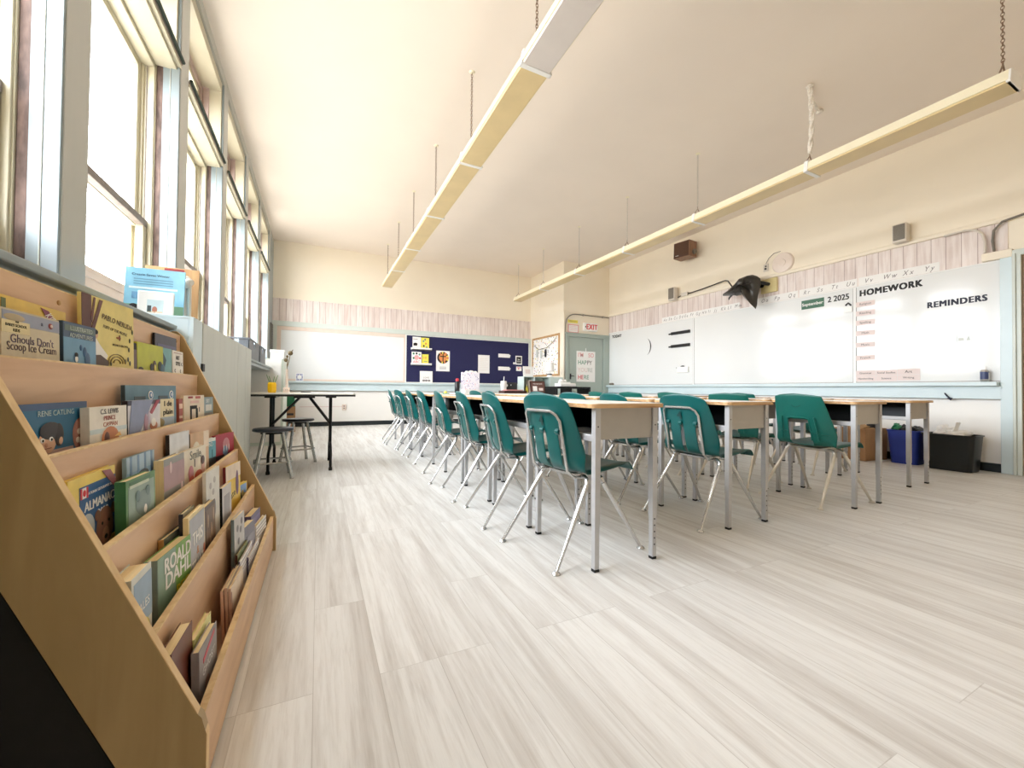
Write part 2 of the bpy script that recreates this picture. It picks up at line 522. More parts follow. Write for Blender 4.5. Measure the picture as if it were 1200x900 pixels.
# ================================================================ THE SETTING
struct(MB().box(XL - .35, XR + .3, YR - .15, YB + .15, -0.1, 0).build('floor', M['floor']), 'pale whitewashed wood plank floor', 'floor')
struct(MB().box(XL - .35, XR + .3, YR - .15, YB + .15, ZC, ZC + .12).build('ceiling', M['ceiling']), 'high cream painted ceiling', 'ceiling')
WO = XL - 0.30   # outer face of the window wall
lw = MB()
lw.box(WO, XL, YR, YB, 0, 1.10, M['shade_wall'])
lw.box(WO, XL, YR, YB, 3.90, ZC, M['grey_post'])
lw.box(WO, XL, 9.22, YB, 1.10, 3.90, M['blue_paint'])
lw.box(WO, XL, YR, .76, 1.10, 3.90, M['wall'])
struct(lw.build('wall_left'), 'left window wall below, above and beyond the windows', 'wall')
rw = MB().box(XR, XR + .15, YR, YB, 0, ZC, M['wall'])
rw.box(XR - .006, XR, 1.60, 8.17, 0.09, 0.80, M['white_wall'])
struct(rw.build('wall_right'), 'cream right wall carrying the whiteboards', 'wall')
bw = MB().box(XL - .3, XN + .01, YB, YB + .15, 0, ZC, M['wall'])
bw.box(XL, XN, YB - .006, YB, 0.09, 0.80, M['white_wall'])
struct(bw.build('wall_back'), 'cream back wall with navy board and whiteboard', 'wall')
struct(MB().box(XN, XR, YD, YB + .15, 0, ZC).build('wall_corner', M['wall']), 'cream wall block around the sage door', 'wall')
struct(MB().box(XL - .3, XR + .3, YR - .15, YR, 0, ZC).build('wall_rear', M['wall']), 'rear wall behind the viewpoint', 'wall')
struct(MB().box(XR - .015, XR, 1.60, 8.15, 0, 0.095).build('baseboard_right', M['black_base'], bevel=.003), 'black baseboard under the whiteboards', 'baseboard')
struct(MB().box(XL, XN, YB - .015, YB, 0, 0.095).build('baseboard_back', M['black_base'], bevel=.003), 'black baseboard along the back wall', 'baseboard')
# sill: a stepped ledge in front of the windows
sl = MB()
sl.prism([(XL, 1.10), (-.66, 1.10), (-.645, 1.085), (-.645, 1.118), (-.62, 1.122), (-.615, 1.142), (XL, 1.145)], YR, 2.44)
sl.prism([(XL, 1.10), (-.66, 1.10), (-.645, 1.085), (-.645, 1.118), (-.62, 1.122), (-.615, 1.142), (XL, 1.145)], 4.36, 9.2)
struct(sl.build('trim_1', M['sill'], bevel=.004), 'grey green stepped window sill ledge', 'window sill')

# window posts (each is a pier between two windows, blue inside, grey to the room)
POST = [0.85, 2.23, 3.61, 4.99, 6.37, 7.75, 9.13]
for i, yc in enumerate(POST):
    p = MB()
    h = 0.09
    p.box(XL - .05, XL, yc - h, yc + h, 1.10, 3.90, M['grey_post'])
    p.box(XL - .052, XL - .004, yc - h - .012, yc - h + .02, 1.10, 3.90, M['blue_paint'])
    p.box(XL - .052, XL - .004, yc + h - .02, yc + h + .012, 1.10, 3.90, M['blue_paint'])
    p.box(XL - .10, XL - .05, yc - h + .004, yc + h - .004, 1.10, 3.90, M['blue_paint'])
    p.box(XL - .135, XL - .10, yc - h + .012, yc + h - .012, 1.10, 3.90, M['worn_wood'])
    p.box(WO, XL - .135, yc - h, yc + h, 1.10, 3.90, M['cream_sash'])
    p.box(XL - .165, XL - .14, yc - h - .012, yc + h + .012, 1.10, 3.90, M['cream_sash'])
    p.box(XL - .185, XL - .178, yc - h - .003, yc + h + .003, 1.10, 3.90, M['mauve_rail'])
    p.box(XL - .215, XL - .195, yc - h - .018, yc + h + .018, 1.10, 3.90, M['cream_sash'])
    p.box(XL - .058, XL - .053, yc - h - .014, yc + h + .014, 1.10, 3.90, M['cab_door'])
    struct(p.build('trim_%d' % (i + 2), bevel=.003), 'grey window post %d from the near end, pale blue reveal' % (i + 1), 'window post')

# windows: double hung sashes, a transom rail with a rolled blind, a transom light above
for i in range(len(POST) - 1):
    y0 = POST[i] + .09; y1 = POST[i + 1] - .09
    yc = (y0 + y1) / 2; w = (y1 - y0) / 2
    r = thing('window_%d' % (i + 1), 'tall double hung window %d along the left wall' % (i + 1), 'window', (XL, yc, 1.10), LW, kind='structure')
    # local: x along world +Y, y goes outwards, z up from the sill
    def fr(mb, x, a, b, ya, yb, st, m):
        mb.box(-x, -x + st, ya, yb, a, b, m); mb.box(x - st, x, ya, yb, a, b, m)
        mb.box(-x + st, x - st, ya, yb, b - st, b, m); mb.box(-x + st, x - st, ya, yb, a, a + st, m)
    fm = MB()
    fr(fm, w - .004, 0.045, 1.96, .235, .285, .03, M['cream_sash'])
    fm.box(-w, w, .14, .27, 1.93, 1.99, M['cream_sash'])
    fm.box(-w, w, .06, .27, 1.99, 2.03, M['cream_sash'])
    fm.box(-w, w, .02, .14, 1.955, 2.00, M['cream_sash'])
    fm.box(-w, w, .0, .29, -.01, 0.045, M['pinkish_frame'])
    fm.build('window_frame', parent=r, bevel=.003)
    lo = MB()
    lo.box(-w + .012, -w + .062, .165, .205, .045, .86, M['cream_sash'])
    lo.box(w - .062, w - .012, .165, .205, .045, .86, M['cream_sash'])
    lo.box(-w + .062, w - .062, .165, .205, .045, .36, M['pinkish_frame'])
    lo.box(-w + .062, w - .062, .155, .165, .30, .33, M['pinkish_frame'])
    lo.box(-w + .012, w - .012, .16, .205, .82, .865, M['mauve_rail'])
    lo.build('lower_sash', parent=r, bevel=.003)
    up = MB()
    fr(up, w - .014, .82, 1.94, .21, .245, .05, M['cream_sash'])
    up.build('upper_sash', parent=r, bevel=.003)
    MB().box(-w + .06, w - .06, .183, .187, .35, .83).build('lower_glass', M['glass'], r)
    MB().box(-w + .06, w - .06, .226, .230, .86, 1.90).build('upper_glass', M['glass'], r)
    tr = MB()
    tr.box(-w, w, -.004, .05, 1.975, 2.0, M['cream_sash'])
    tr.tube([(-w + .005, -.012, 2.022), (w - .005, -.012, 2.022)], .013, 10, M['dark_green'])
    tr.box(-w + .003, w - .003, -.008, .06, 2.0, 2.018, M['mauve_rail'])
    tr.build('blind_roll', parent=r)
    tp = MB()
    fr(tp, w - .002, 2.03, 2.795, .12, .20, .045, M['pink_wood'])
    fr(tp, w - .05, 2.075, 2.70, .17, .215, .06, M['pink_wood'])
    fr(tp, w - .11, 2.135, 2.64, .185, .22, .05, M['cream_sash'])
    for yy, zz, mm in ((.02, .0, 'cream_sash'), (.045, .014, 'mauve_rail'), (.055, .028, 'pink_wood'), (.10, .042, 'mauve_rail'), (.112, .05, 'pink_wood')):
        tp.box(-w, w, yy, .20, 2.745 + zz - .036, 2.80, M[mm])
        for sx in (-1, 1):
            a = sx * w; b_ = sx * (w - .035 + zz * .6)
            tp.box(min(a, b_), max(a, b_), yy, .20, 2.03, 2.75, M[mm])
    tp.build('transom_frame', parent=r, bevel=.002)
    MB().box(-w + .14, w - .14, .20, .204, 2.17, 2.60).build('transom_glass', M['glass'], r)


# right wall: paper frieze, top moulding, rail, cap --------------------------------
def rwl(y, z=0.0, off=0.0):
    return (XR - off, y, z)

o = MB().box(0, 8.17 - 1.55, -.008, 0, 2.33, 2.735).build('trim_11', M['paper']); o.location = rwl(8.17); o.rotation_euler = (0, 0, RW)
struct(o, 'pinkish board pattern frieze above the whiteboards', 'wall border')
o = MB().prism([(0, 2.735), (-.03, 2.74), (-.035, 2.77), (-.02, 2.80), (0, 2.805)], 0, 9.9, axis='X').build('trim_12', M['wall']); o.location = rwl(8.17); o.rotation_euler = (0, 0, RW)
struct(o, 'cream picture moulding along the right wall', 'moulding')
o = MB().box(0, 6.58, -.05, 0, 0.80, 0.93).box(0, 6.58, -.058, 0, .80, .815).box(-.0, 6.56, -.11, 0, .945, .985).box(0, 6.56, -.118, -.10, .945, .992).box(0, 6.58, -.06, 0, .92, .945).build('trim_13', M['rail_blue'], bevel=.004)
o.location = rwl(8.17); o.rotation_euler = (0, 0, RW)
struct(o, 'pale blue marker ledge under the right wall whiteboards', 'marker ledge')
# right edge: door casing and a wooden door
cs = MB()
cs.box(0, .09, -.05, 0, 0, 2.335, M['rail_blue'])
cs.box(.09, .115, -.075, 0, 0, 2.36, M['sage'])
cs.box(.115, .15, -.06, 0, 0, 2.34, M['sage'])
cs.box(.09, 1.25, -.06, 0, 2.335, 2.40, M['sage'])
cs.box(-.13, .09, -.06, 0, 2.335, 2.42, M['wall'])
cs.box(1.10, 1.2, -.06, 0, 0, 2.34, M['sage'])
o = cs.build('trim_14', bevel=.004); o.location = rwl(1.60); o.rotation_euler = (0, 0, RW)
struct(o, 'pale blue and sage casing at the right edge', 'door casing')
d = thing('door_2', 'tan wooden door at the right edge of the room', 'door', rwl(1.45), RW, kind='structure')
MB().box(0, .95, -.03, -.002, 0.01, 2.334).build('door_leaf', M['wood_door'], d)
MB().lathe([(.012, 0), (.012, .04), (.026, .05), (.026, .075), (.01, .085)], 12, M['chrome'], T=Matrix.Translation((.10, -.03, 1.0)) @ Matrix.Rotation(PI / 2, 4, 'X')).build('door_knob', parent=d)

# back wall --------------------------------------------------------------------
BX = XL
o = MB().box(0, XN - XL, -.008, 0, 2.275, 2.735).box(0, XN - XL, -.02, 0, 2.735, 2.76, M['pinkish_frame']).build('trim_15', M['paper'])
o.data.materials.clear(); o.data.materials.append(M['paper']); o.location = (XL, YB, 0)
struct(o, 'pinkish board pattern frieze on the back wall', 'wall border')
bt = MB()
bt.box(0.0, XN - XL, -.035, 0, 2.165, 2.275, M['sage'])
bt.box(0.0, .09, -.035, 0, .99, 2.165, M['sage'])
bt.box(XN - XL - .05, XN - XL, -.03, 0, .99, 2.165, M['sage'])
o = bt.build('trim_16', bevel=.004); o.location = (XL, YB, 0)
struct(o, 'sage frame around the back wall boards', 'trim')
bt = MB().box(0, XN - XL, -.045, 0, .79, .93).box(0, XN - XL, -.10, 0, .955, .99).box(0, XN - XL, -.06, 0, .93, .955).box(0, XN - XL, -.055, 0, .79, .805)
o = bt.build('trim_17', M['rail_blue'], bevel=.004); o.location = (XL, YB, 0)
struct(o, 'pale blue marker ledge along the back wall', 'marker ledge')

# sage door in the corner block -------------------------------------------------
d = thing('door_1', 'sage green door hung with a white poster', 'door', (5.40, YD, 0), 0, kind='structure')
MB().box(.06, 1.11, -.02, -.002, .01, 2.16).build('door_leaf', M['door'], d, bevel=.003)
MB().box(-.03, .055, -.045, 0, 0, 2.165).box(1.115, 1.30, -.045, 0, 0, 2.165).box(-.03, 1.30, -.05, 0, 2.165, 2.245).box(-.04, 1.30, -.06, 0, 2.235, 2.26).build('door_casing', M['door'], d, bevel=.004)
MB().cyl((.13, -.02, 1.2), (.13, -.06, 1.2), .012, 10).tube([(.13, -.06, 1.2), (.17, -.065, 1.2), (.21, -.06, 1.197)], .009, 8).box(.11, .15, -.026, -.018, 1.12, 1.26).build('door_handle', M['charcoal'], d)
o = MB().box(0, .03, -.02, 0, 0, 2.78).box(0, 1.39, -.02, 0, 2.755, 2.78).build('trim_18', M['wall'], bevel=.003); o.location = (XN, YD, 0)
struct(o, 'cream bead framing the wall over the sage door', 'trim')

# ================================================================ WALL ITEMS: BACK WALL
wb = thing('whiteboard', 'large blank whiteboard on the back wall beside the navy board', 'whiteboard', (-.81, YB, 0))
MB().box(.07, 2.66, -.012, 0, 1.04, 2.085).build('writing_surface', M['board'], wb)
MB().box(0, .075, -.022, 0, .995, 2.165).box(2.655, 2.69, -.022, 0, .995, 2.165).box(.075, 2.655, -.022, 0, 2.085, 2.165).box(.075, 2.655, -.02, 0, .995, 1.04).build('frame', M['pinkish_frame'], wb, bevel=.003)
nb = thing('bulletin_board', 'navy felt notice board on the back wall', 'notice board', (1.885, YB, 0))
MB().box(.025, 3.38, -.012, 0, 1.015, 2.15).build('felt_panel', M['navy'], nb)
MB().box(-.005, .025, -.02, 0, .995, 2.165).box(3.38, 3.39, -.02, 0, .995, 2.165).box(.025, 3.38, -.02, 0, 2.15, 2.165).box(.025, 3.38, -.02, 0, .995, 1.015).build('frame', M['frame_white'], nb)


def wall_ledge(x, z, label):
    o = MB().box(0, .50, -.085, 0, 0, .018).box(0, .50, -.085, -.075, 0, .055).box(0, .50, -.012, 0, 0, .06).build('picture_ledge', M['white'], bevel=.002)
    o.location = (x, YB - .012, z)
    return tag(o, label, 'picture ledge', 'white ledges on the navy board')

wall_ledge(2.015, 1.80, 'white picture ledge on the navy board, upper of two')
wall_ledge(2.015, 1.425, 'white picture ledge on the navy board, lower of two')


def card(name, label, cat, x, z, w, h, draw=None, y=YB - .012, mat_=None, lean=0.0, rz=0.0, group=None, thick=.006, xw=None):
    """a flat sheet, book or picture standing upright; local x right, z up, front at -y"""
    o = MB().box(0, w, -thick, 0, 0, h, mat_ or M['white_paper'])
    if draw: draw(o, w, h, -thick - .0006)
    ob = o.build(name)
    ob.location = (x, y, z); ob.rotation_euler = (-lean, 0, rz)
    return tag(ob, label, cat, group)


def d1(o, w, h, y):
    o.box(w * .1, w * .55, y, y + .0005, h * .28, h * .45, M['ink']); o.ell((w * .35, y, h * .42), .05, .001, .03, M['ink'])
    o.box(w * .05, w * .6, y, y + .0005, h * .8, h * .84, M['grey_ink']); o.box(w * .1, w * .5, y, y + .0005, h * .1, h * .14, M['pink'])

def d2(o, w, h, y):
    for a, b, c in ((.3, .7, 'gold_g'), (.6, .5, 'orange'), (.35, .3, 'ink_blue'), (.7, .2, 'gold_g'), (.5, .85, 'grey_ink')):
        o.ell((w * a, y, h * b), .022, .001, .028, M[c])

def d3(o, w, h, y):
    for a, b, c in ((.2, .85, 'leaf_green'), (.5, .87, 'ink'), (.8, .8, 'gold_g'), (.2, .5, 'leaf_green'), (.85, .5, 'red')):
        o.ell((w * a, y, h * b), .024, .001, .026, M[c])
    o.text('ABC', .09, w * .5, h * .2, y, M['red'], 'CENTER')
    o.ell((w * .5, y + .0004, h * .55), .06, .001, .06, M['pink'])

def d4(o, w, h, y):
    o.text('HI', .09, w * .45, h * .65, y, M['orange'], 'CENTER'); o.box(0, w, y, y + .0005, 0, h * .16, M['orange'])
    o.box(w * .3, w * .8, y, y + .0005, h * .3, h * .36, M['gold_g'])

card('picture_book', 'white picture book with a black drawing on the upper white ledge', 'book', 2.05, 1.82, .20, .30, d1, y=YB - .03, thick=.012)
card('greeting_card', 'pale yellow patterned card on the upper white ledge', 'card', 2.255, 1.82, .20, .29, d2, y=YB - .03, mat_=M['lemon'], thick=.01)
card('picture_book', 'white book with coloured dots on the lower white ledge', 'book', 2.03, 1.445, .24, .31, d3, y=YB - .03, thick=.012)
card('greeting_card', 'bright yellow card with orange foot on the lower white ledge', 'card', 2.285, 1.445, .16, .26, d4, y=YB - .03, mat_=M['lemon'], thick=.01)


def dposter(o, w, h, y):
    cx, cz, R = w / 2, h * .66, w * .36
    cols = ['orange', 'tile_brown', 'orange', 'lemon', 'orange', 'ink', 'charcoal', 'ink', 'charcoal', 'ink', 'tile_brown', 'lemon']
    for k in range(24):
        a = 2 * PI * k / 24 + .1
        o.ell((cx + R * math.cos(a), y, cz + R * math.sin(a)), .026, .001, .026, M[cols[(k * 12 // 24 + (k % 2) * 3) % 12]])
    o.ell((cx, y + .0003, cz), R * .85, .001, R * .85, M['orange'])
    o.box(cx - .012, cx + .012, y - .001, y, cz - R * .8, cz + R * .8, M['ink']); o.box(cx - R * .6, cx + R * .6, y - .001, y, cz + .02, cz + .045, M['ink'])
    for zz in (.1, .15, .2):
        o.box(w * .25, w * .75, y, y + .0005, h * zz, h * zz + .008, M['grey_ink'])

card('poster', 'white poster with an orange and black wreath design on the navy board', 'poster', 2.645, 1.30, .35, .515, dposter, thick=.004)


def dlines(n, c='grey_ink', top=.86, head=None):
    def f(o, w, h, y):
        if head: o.text(head, w * .16, w / 2, h * .9, y, M[c], 'CENTER')
        for k in range(n):
            zz = h * (top - (k + 1) * (top - .08) / (n + 1))
            o.box(w * .12, w * (.88 - .15 * (k % 3 == 2)), y, y + .0005, zz, zz + h * .012, M[c])
    return f

card('paper_sheet', 'white sheet with faint grey text pinned high on the navy board', 'paper', 3.765, 1.28, .325, .48, dlines(9, 'label_pink', .86, None), thick=.003)


def dsheet(o, w, h, y):
    o.text('LOVE', .06, w * .5, h * .45, y, M['grey_ink'], 'CENTER')
    for a in (.3, .5, .72): o.ell((w * a, y, h * .22), .035, .001, .025, M['grey_ink'])

card('paper_sheet', 'white sheet with a grey drawing standing on the ledge below the navy board', 'paper', 2.235, .99, .315, .30, dsheet, y=YB - .05, lean=.04, thick=.004)


def name_tag(z, label):
    o = MB().prism([(0, 0), (.345, 0), (.345, .035), (.375, .035), (.345, .05), (.375, .07), (.345, .07), (.32, .10), (0, .10)], -.006, 0, M['white_paper'])
    ob = o.build('arrow_sign'); ob.location = (4.345, YB - .012, z)
    tag(ob, label, 'sign', 'white arrow signs on the navy board')

name_tag(1.72, 'white arrow shaped sign on the navy board, upper of two')
name_tag(1.372, 'white arrow shaped sign on the navy board, lower of two')
f = thing('framed_print', 'small black picture in a white frame on the navy board', 'picture frame', (4.86, YB - .012, 1.545))
MB().box(0, .195, -.012, 0, 0, .24).build('frame', M['white'], f, bevel=.002)
MB().box(.025, .17, -.014, -.011, .03, .21, M['ink']).text('be', .07, .097, .14, -.0146, M['white'], 'CENTER').text('kind', .055, .097, .085, -.0146, M['white'], 'CENTER').build('picture', parent=f)
card('sticky_note', 'tiny cream note beside the small framed picture', 'note', 4.79, 1.55, .06, .055, thick=.004)
card('sticky_note', 'pink and white note under the small framed picture', 'note', 4.885, 1.37, .165, .12, lambda o, w, h, y: (o.box(.02, w - .02, y, y + .0005, h * .65, h * .9, M['pink']), o.ell((w * .45, y, h * .5), .02, .001, .018, M['red'])), thick=.004)


def dsign(o, w, h, y):
    o.box(.012, w - .012, y, y + .0005, .012, h - .012, cm(186, 190, 214))
    o.ell((w / 2, y - .0004, h / 2), w * .27, .001, h * .26, M['white_paper'])
    for a in range(6): o.ell((w / 2 + w * .36 * math.cos(a * PI / 3), y - .0004, h / 2 + h * .36 * math.sin(a * PI / 3)), .012, .001, .012, cm(120, 124, 160))

card('picture_tile', 'small grey blue patterned card on the back ledge beyond the folding table', 'card', -.445, .99, .15, .175, dsign, y=YB - .03, lean=.06, thick=.012)
ou = thing('power_outlet', 'white outlet with surface raceway low on the back wall', 'outlet', (.49, YB - .006, .35))
MB().box(0, .085, -.03, 0, 0, .13).build('outlet_box', M['pinkish_frame'], ou, bevel=.004)
MB().box(-.85, 0, -.012, 0, .075, .09).build('raceway', M['label_pink'], ou)
MB().box(.03, .055, -.032, -.029, .08, .105).build('socket', M['grey_ink'], ou)
MB().box(.03, .055, -.032, -.029, .03, .055).build('socket', M['grey_ink'], ou)

# cork board on the side of the corner block (faces -X)
cb = thing('bulletin_board', 'tan framed cork board covered in speckled paper by the sage door', 'notice board', (XN, 9.71, 1.21), RW)
MB().box(0.05, 1.33, -.012, 0, .04, 1.01).build('speckled_panel', M['speckle'], cb)
MB().box(0, 1.38, -.025, 0, 0, .045).box(0, 1.38, -.025, 0, 1.0, 1.05).box(0, .05, -.025, 0, .045, 1.0).box(1.33, 1.38, -.025, 0, .045, 1.0).build('frame', M['cork'], cb, bevel=.003)
gl = MB().tube([(.12, -.03, .86), (.4, -.035, .72), (.8, -.035, .74), (1.1, -.035, .85), (1.28, -.03, .98)], .006, 6)
gl.build('garland_string', M['dry'], cb)
for k, (x, z) in enumerate(((.30, .72), (.52, .68), (.74, .70))):
    MB().box(x - .035, x + .035, -.04, -.03, z - .2, z).ell((x, -.036, z - .08), .05, .006, .06).build('garland_tag', M['charcoal'] if k == 2 else M['cab_door'], cb)

# door poster, notices, exit sign, conduit --------------------------------------
po = thing('poster', 'white poster with coloured lettering hanging on the sage door', 'poster', (5.70, YD - .024, 1.065))
MB().box(0, .565, -.006, 0, 0, .76).build('sheet', M['white_paper'], po)
lt = MB()
for t, z, x, cc in (("I'M SO", .66, .04, ('pink', 'pink')), ('HAPPY', .475, .04, ('gold_g', 'grey_ink')), ("YOU'RE", .29, .04, ('label_pink', 'cab_door')), ('HERE', .11, .04, ('red', 'gold_g'))):
    hlf = (len(t) + 1) // 2
    lt.text(t[:hlf], .145, x, z, -.0065, M[cc[0]], offset=.002, sx=.95)
    lt.text(t[hlf:], .145, x + .095 * hlf * .95, z, -.0065, M[cc[1]], offset=.002, sx=.95)
lt.build('lettering', parent=po)
MB().tube([(.28, -.004, .76), (.28, -.004, .84)], .008, 6, M['white']).build('hook', parent=po)
ex = thing('exit_sign', 'white exit sign with red letters above the sage door', 'exit sign', (5.90, YD, 2.33))
MB().box(0, .40, -.07, 0, 0, .20).build('housing', M['white'], ex, bevel=.006)
MB().text('EXIT', .18, .225, .10, -.0708, M['red'], 'CENTER', bold=.006, sx=.85, sp=1.08).build('lettering', parent=ex)
ar = MB().prism([(.018, .10), (.05, .13), (.05, .07)], -.0715, -.0702, M['ink']); ar.build('arrow', parent=ex)
card('notice', 'pink bordered notice beside the exit sign', 'notice', 5.455, 2.265, .315, .205, lambda o, w, h, y: (o.box(.025, w - .025, y, y + .0005, .022, h - .022, M['white_paper']), [o.box(.06, w - .06, y - .0004, y, h * k, h * k + .006, M['pink']) for k in (.3, .45, .6, .75)]), y=YD - .001, mat_=M['pink'], thick=.008)
card('notice', 'yellow strip notice above the pink bordered notice', 'notice', 5.455, 2.51, .29, .07, lambda o, w, h, y: o.text('FIRE EXIT', .05, w / 2, h / 2, y, M['grey_ink'], 'CENTER'), y=YD - .001, mat_=M['lemon'], thick=.006)
cd = thing('wall_conduit', 'thin grey cable conduit arching over the sage door', 'conduit', (0, 0, 0))
pts = [(5.37, YD - .03, 0.0), (5.37, YD - .03, 2.45)] + [(5.37 + .28 * (1 - math.cos(a)), YD - .03, 2.45 + .27 * math.sin(a)) for a in [PI / 2 * k / 6 for k in range(1, 7)]] + [(6.69, YD - .03, 2.72)]
MB().tube(pts, .011, 8).build('pipe', M['grey_grille'], cd)
for x in (5.9, 6.5):
    MB().box(x - .015, x + .015, YD - .045, YD, 2.70, 2.74).build('clip', M['chrome'], cd)

# ================================================================ WALL ITEMS: RIGHT WALL
def board(label, ya, yb, z0=.99, z1=2.33):
    b = thing('whiteboard', label, 'whiteboard', (XR, ya, 0), RW)
    w = ya - yb
    MB().box(.015, w - .015, -.014, 0, z0 + .008, z1 - .012).build('writing_surface', M['board'], b)
    MB().box(0, .016, -.02, 0, z0, z1).box(w - .016, w, -.02, 0, z0, z1).box(.016, w - .016, -.02, 0, z1 - .014, z1).box(.016, w - .016, -.018, 0, z0, z0 + .008).build('frame', M['frame_white'], b, bevel=.002)
    MB().box(.016, .021, -.0155, -.0138, z0 + .008, z1 - .014).box(w - .021, w - .016, -.0155, -.0138, z0 + .008, z1 - .014).box(.016, w - .016, -.0155, -.0138, z0 + .008, z0 + .014).build('shadow_line', M['grey_ink'], b)  # grey strips painted as the shadow gap inside the frame edges
    return b

b1 = board('left whiteboard on the right wall, headed TODAY', 8.165, 5.585)
MB().text('TODAY', .095, .13, 2.215, -.0146, M['ink'], bold=.006, sp=1.08).build('lettering', parent=b1)
cr_ = MB()
for k in range(10):
    a0 = -PI * .42 + PI * .84 * k / 10; a1 = -PI * .42 + PI * .84 * (k + 1) / 10
    q = lambda a, t: (1.30 + .15 * math.cos(a) - .0 , 1.86 + .19 * math.sin(a))
    w0 = .022 * math.sin(PI * k / 10) + .002; w1 = .022 * math.sin(PI * (k + 1) / 10) + .002
    c0, c1 = q(a0, 0), q(a1, 0)
    cr_.prism([(c0[0] - w0, c0[1]), (c1[0] - w1, c1[1]), (c1[0] + w1 * .3, c1[1]), (c0[0] + w0 * .3, c0[1])], -.0158, -.0142, M['ink'])
cr_.build('drawn_arc', parent=b1)
b2 = board('wide centre whiteboard on the right wall with the date', 5.585, 2.925)
b3 = board('right whiteboard on the right wall, headed HOMEWORK and REMINDERS', 2.925, 1.585)
lt = MB()
lt.text('HOMEWORK', .115, .055, 2.222, -.0146, M['ink'], bold=.006, sx=.86, sp=1.14)
lt.text('REMINDERS', .098, .735, 1.932, -.0146, M['ink_blue'], bold=.005, sx=.86, sp=1.15)
lt.build('lettering', parent=b3)
MB().text('2 2025', .115, 2.33, 2.212, -.0146, M['ink'], bold=.003, sx=.84).build('lettering', parent=b2)
sg = MB().box(1.98, 2.285, -.018, -.0142, 2.13, 2.265, M['sep_green']).text('September', .065, 2.13, 2.197, -.0186, M['white_paper'], 'CENTER', bold=.0015)
o = sg.build('month_sign'); o.location = (XR, 5.585, 0); o.rotation_euler = (0, 0, RW)
tag(o, 'green magnet reading September beside the date', 'magnet')


def rwt(o, ya=0.0):
    o.location = (XR, ya, 0); o.rotation_euler = (0, 0, RW); return o

o = MB().tube([(5.585 - 3.03, -.02, 2.09), (5.585 - 3.0, -.02, 2.12), (5.585 - 2.965, -.02, 2.08)], .012, 6, M['charcoal']).box(5.585 - 3.05, 5.585 - 2.95, -.03, -.0145, 1.99, 2.07, M['white']).build('magnetic_hook')
tag(rwt(o, 5.585), 'small white and black magnetic hook under the date', 'hook')
for z, wd in ((2.035, 'upper'), (1.765, 'lower')):
    s_ = thing('magnetic_strip', '%s black pen bar on the TODAY whiteboard' % wd, 'magnetic bar', (XR, 6.19, z), RW, 'black bars on the TODAY board')
    MB().box(0.06, .53, -.045, -.0145, 0, .06).build('bar', M['black'], s_, bevel=.004)
    MB().cyl((0, -.03, .025), (.06, -.03, .028), .016, 8).build('pen_tip', M['black'], s_)
e_ = thing('board_eraser', 'white magnetic box with a black knob low on the TODAY whiteboard', 'eraser holder', (XR, 5.985, 1.235), RW)
MB().box(.03, .30, -.06, -.0145, 0, .12).build('tray', M['white'], e_, bevel=.006)
MB().cyl((0.0, -.03, .105), (.03, -.03, .105), .012, 8).ell((.15, -.03, .13), .05, .02, .018).build('knob', M['charcoal'], e_)

# magnetic labels on the HOMEWORK board
names = [('Religion', 2.075), ('Reading', 1.95), ('Spelling', 1.82), ('Math', 1.675), ('Music', 1.515), ('French', 1.335)]
for k, (t, z) in enumerate(names):
    o = MB().box(.015, .225, -.018, -.0142, z - .034, z + .034, M['label_pink']).text(t, .042, .12, z, -.0186, M['grey_ink'], 'CENTER').build('subject_label')
    tag(rwt(o, 2.925), 'pink subject label, %s from the top under HOMEWORK' % ORD[k], 'label', 'subject labels on the HOMEWORK board')
for k, (t, x, z, wd) in enumerate([('Grammar', .015, 1.125, 'upper left'), ('Social Studies', .235, 1.125, 'upper middle'), ('Art', .455, 1.13, 'upper right'), ('Handwriting', .015, 1.05, 'lower left'), ('Science', .235, 1.05, 'lower middle'), ('Writing', .455, 1.055, 'lower right')]):
    o = MB().box(x, x + .215, -.018, -.0142, z - .036, z + .036, M['label_pink']).text(t, .034 if len(t) > 5 else .05, x + .107, z, -.0186, M['ink'], 'CENTER').build('subject_label')
    tag(rwt(o, 2.925), '%s card of the six subject cards at the foot of the HOMEWORK board' % wd, 'label', 'subject cards at the board foot')
o = MB()
for a, b, c, e in ((0, .125, 0, .006), (0, .125, .104, .11), (0, .006, .006, .104), (.119, .125, .006, .104)):
    o.box(.985 + a, .985 + b, -.016, -.0142, 1.45 + c, 1.45 + e, M['cab_door'])
o.box(1.0, 1.045, -.016, -.0142, 1.47, 1.51, M['cab_door']); o.prism([(1.06, 1.47), (1.10, 1.47), (1.08, 1.53)], -.016, -.0142, M['cab_door'])
tag(rwt(o.build('faint_card'), 2.925), 'faint white card below REMINDERS', 'card')
# alphabet strips along the foot of the frieze
letters = 'A a  B b  C c  D d  E e  F f  G g  H h  I i  J j  K k  L l  M m  N n  O o  P p  Q q  R r  S s  T t  U u  V v  W w  X x  Y y'.split('  ')
segs = [(6.40, 4.62, letters[:13], 'left of the black bag'), (4.30, 3.66, letters[14:17], 'just right of the black bag'), (3.64, 2.90, letters[17:21], 'above the date'), (2.88, 2.08, letters[21:25], 'above HOMEWORK')]
for ya, yb, ls, where in segs:
    w = ya - yb
    o = MB().box(0, w, -.012, -.0085, 2.335, 2.445, M['white_paper'])
    for k, t in enumerate(ls):
        o.text(t, .085, w * (k + .3) / len(ls), 2.385, -.0126, M['grey_ink'], shear=.35, sx=.8)
    tag(rwt(o.build('alphabet_strip'), ya), 'white handwriting alphabet strip ' + where, 'alphabet strip', 'alphabet strips over the whiteboards')
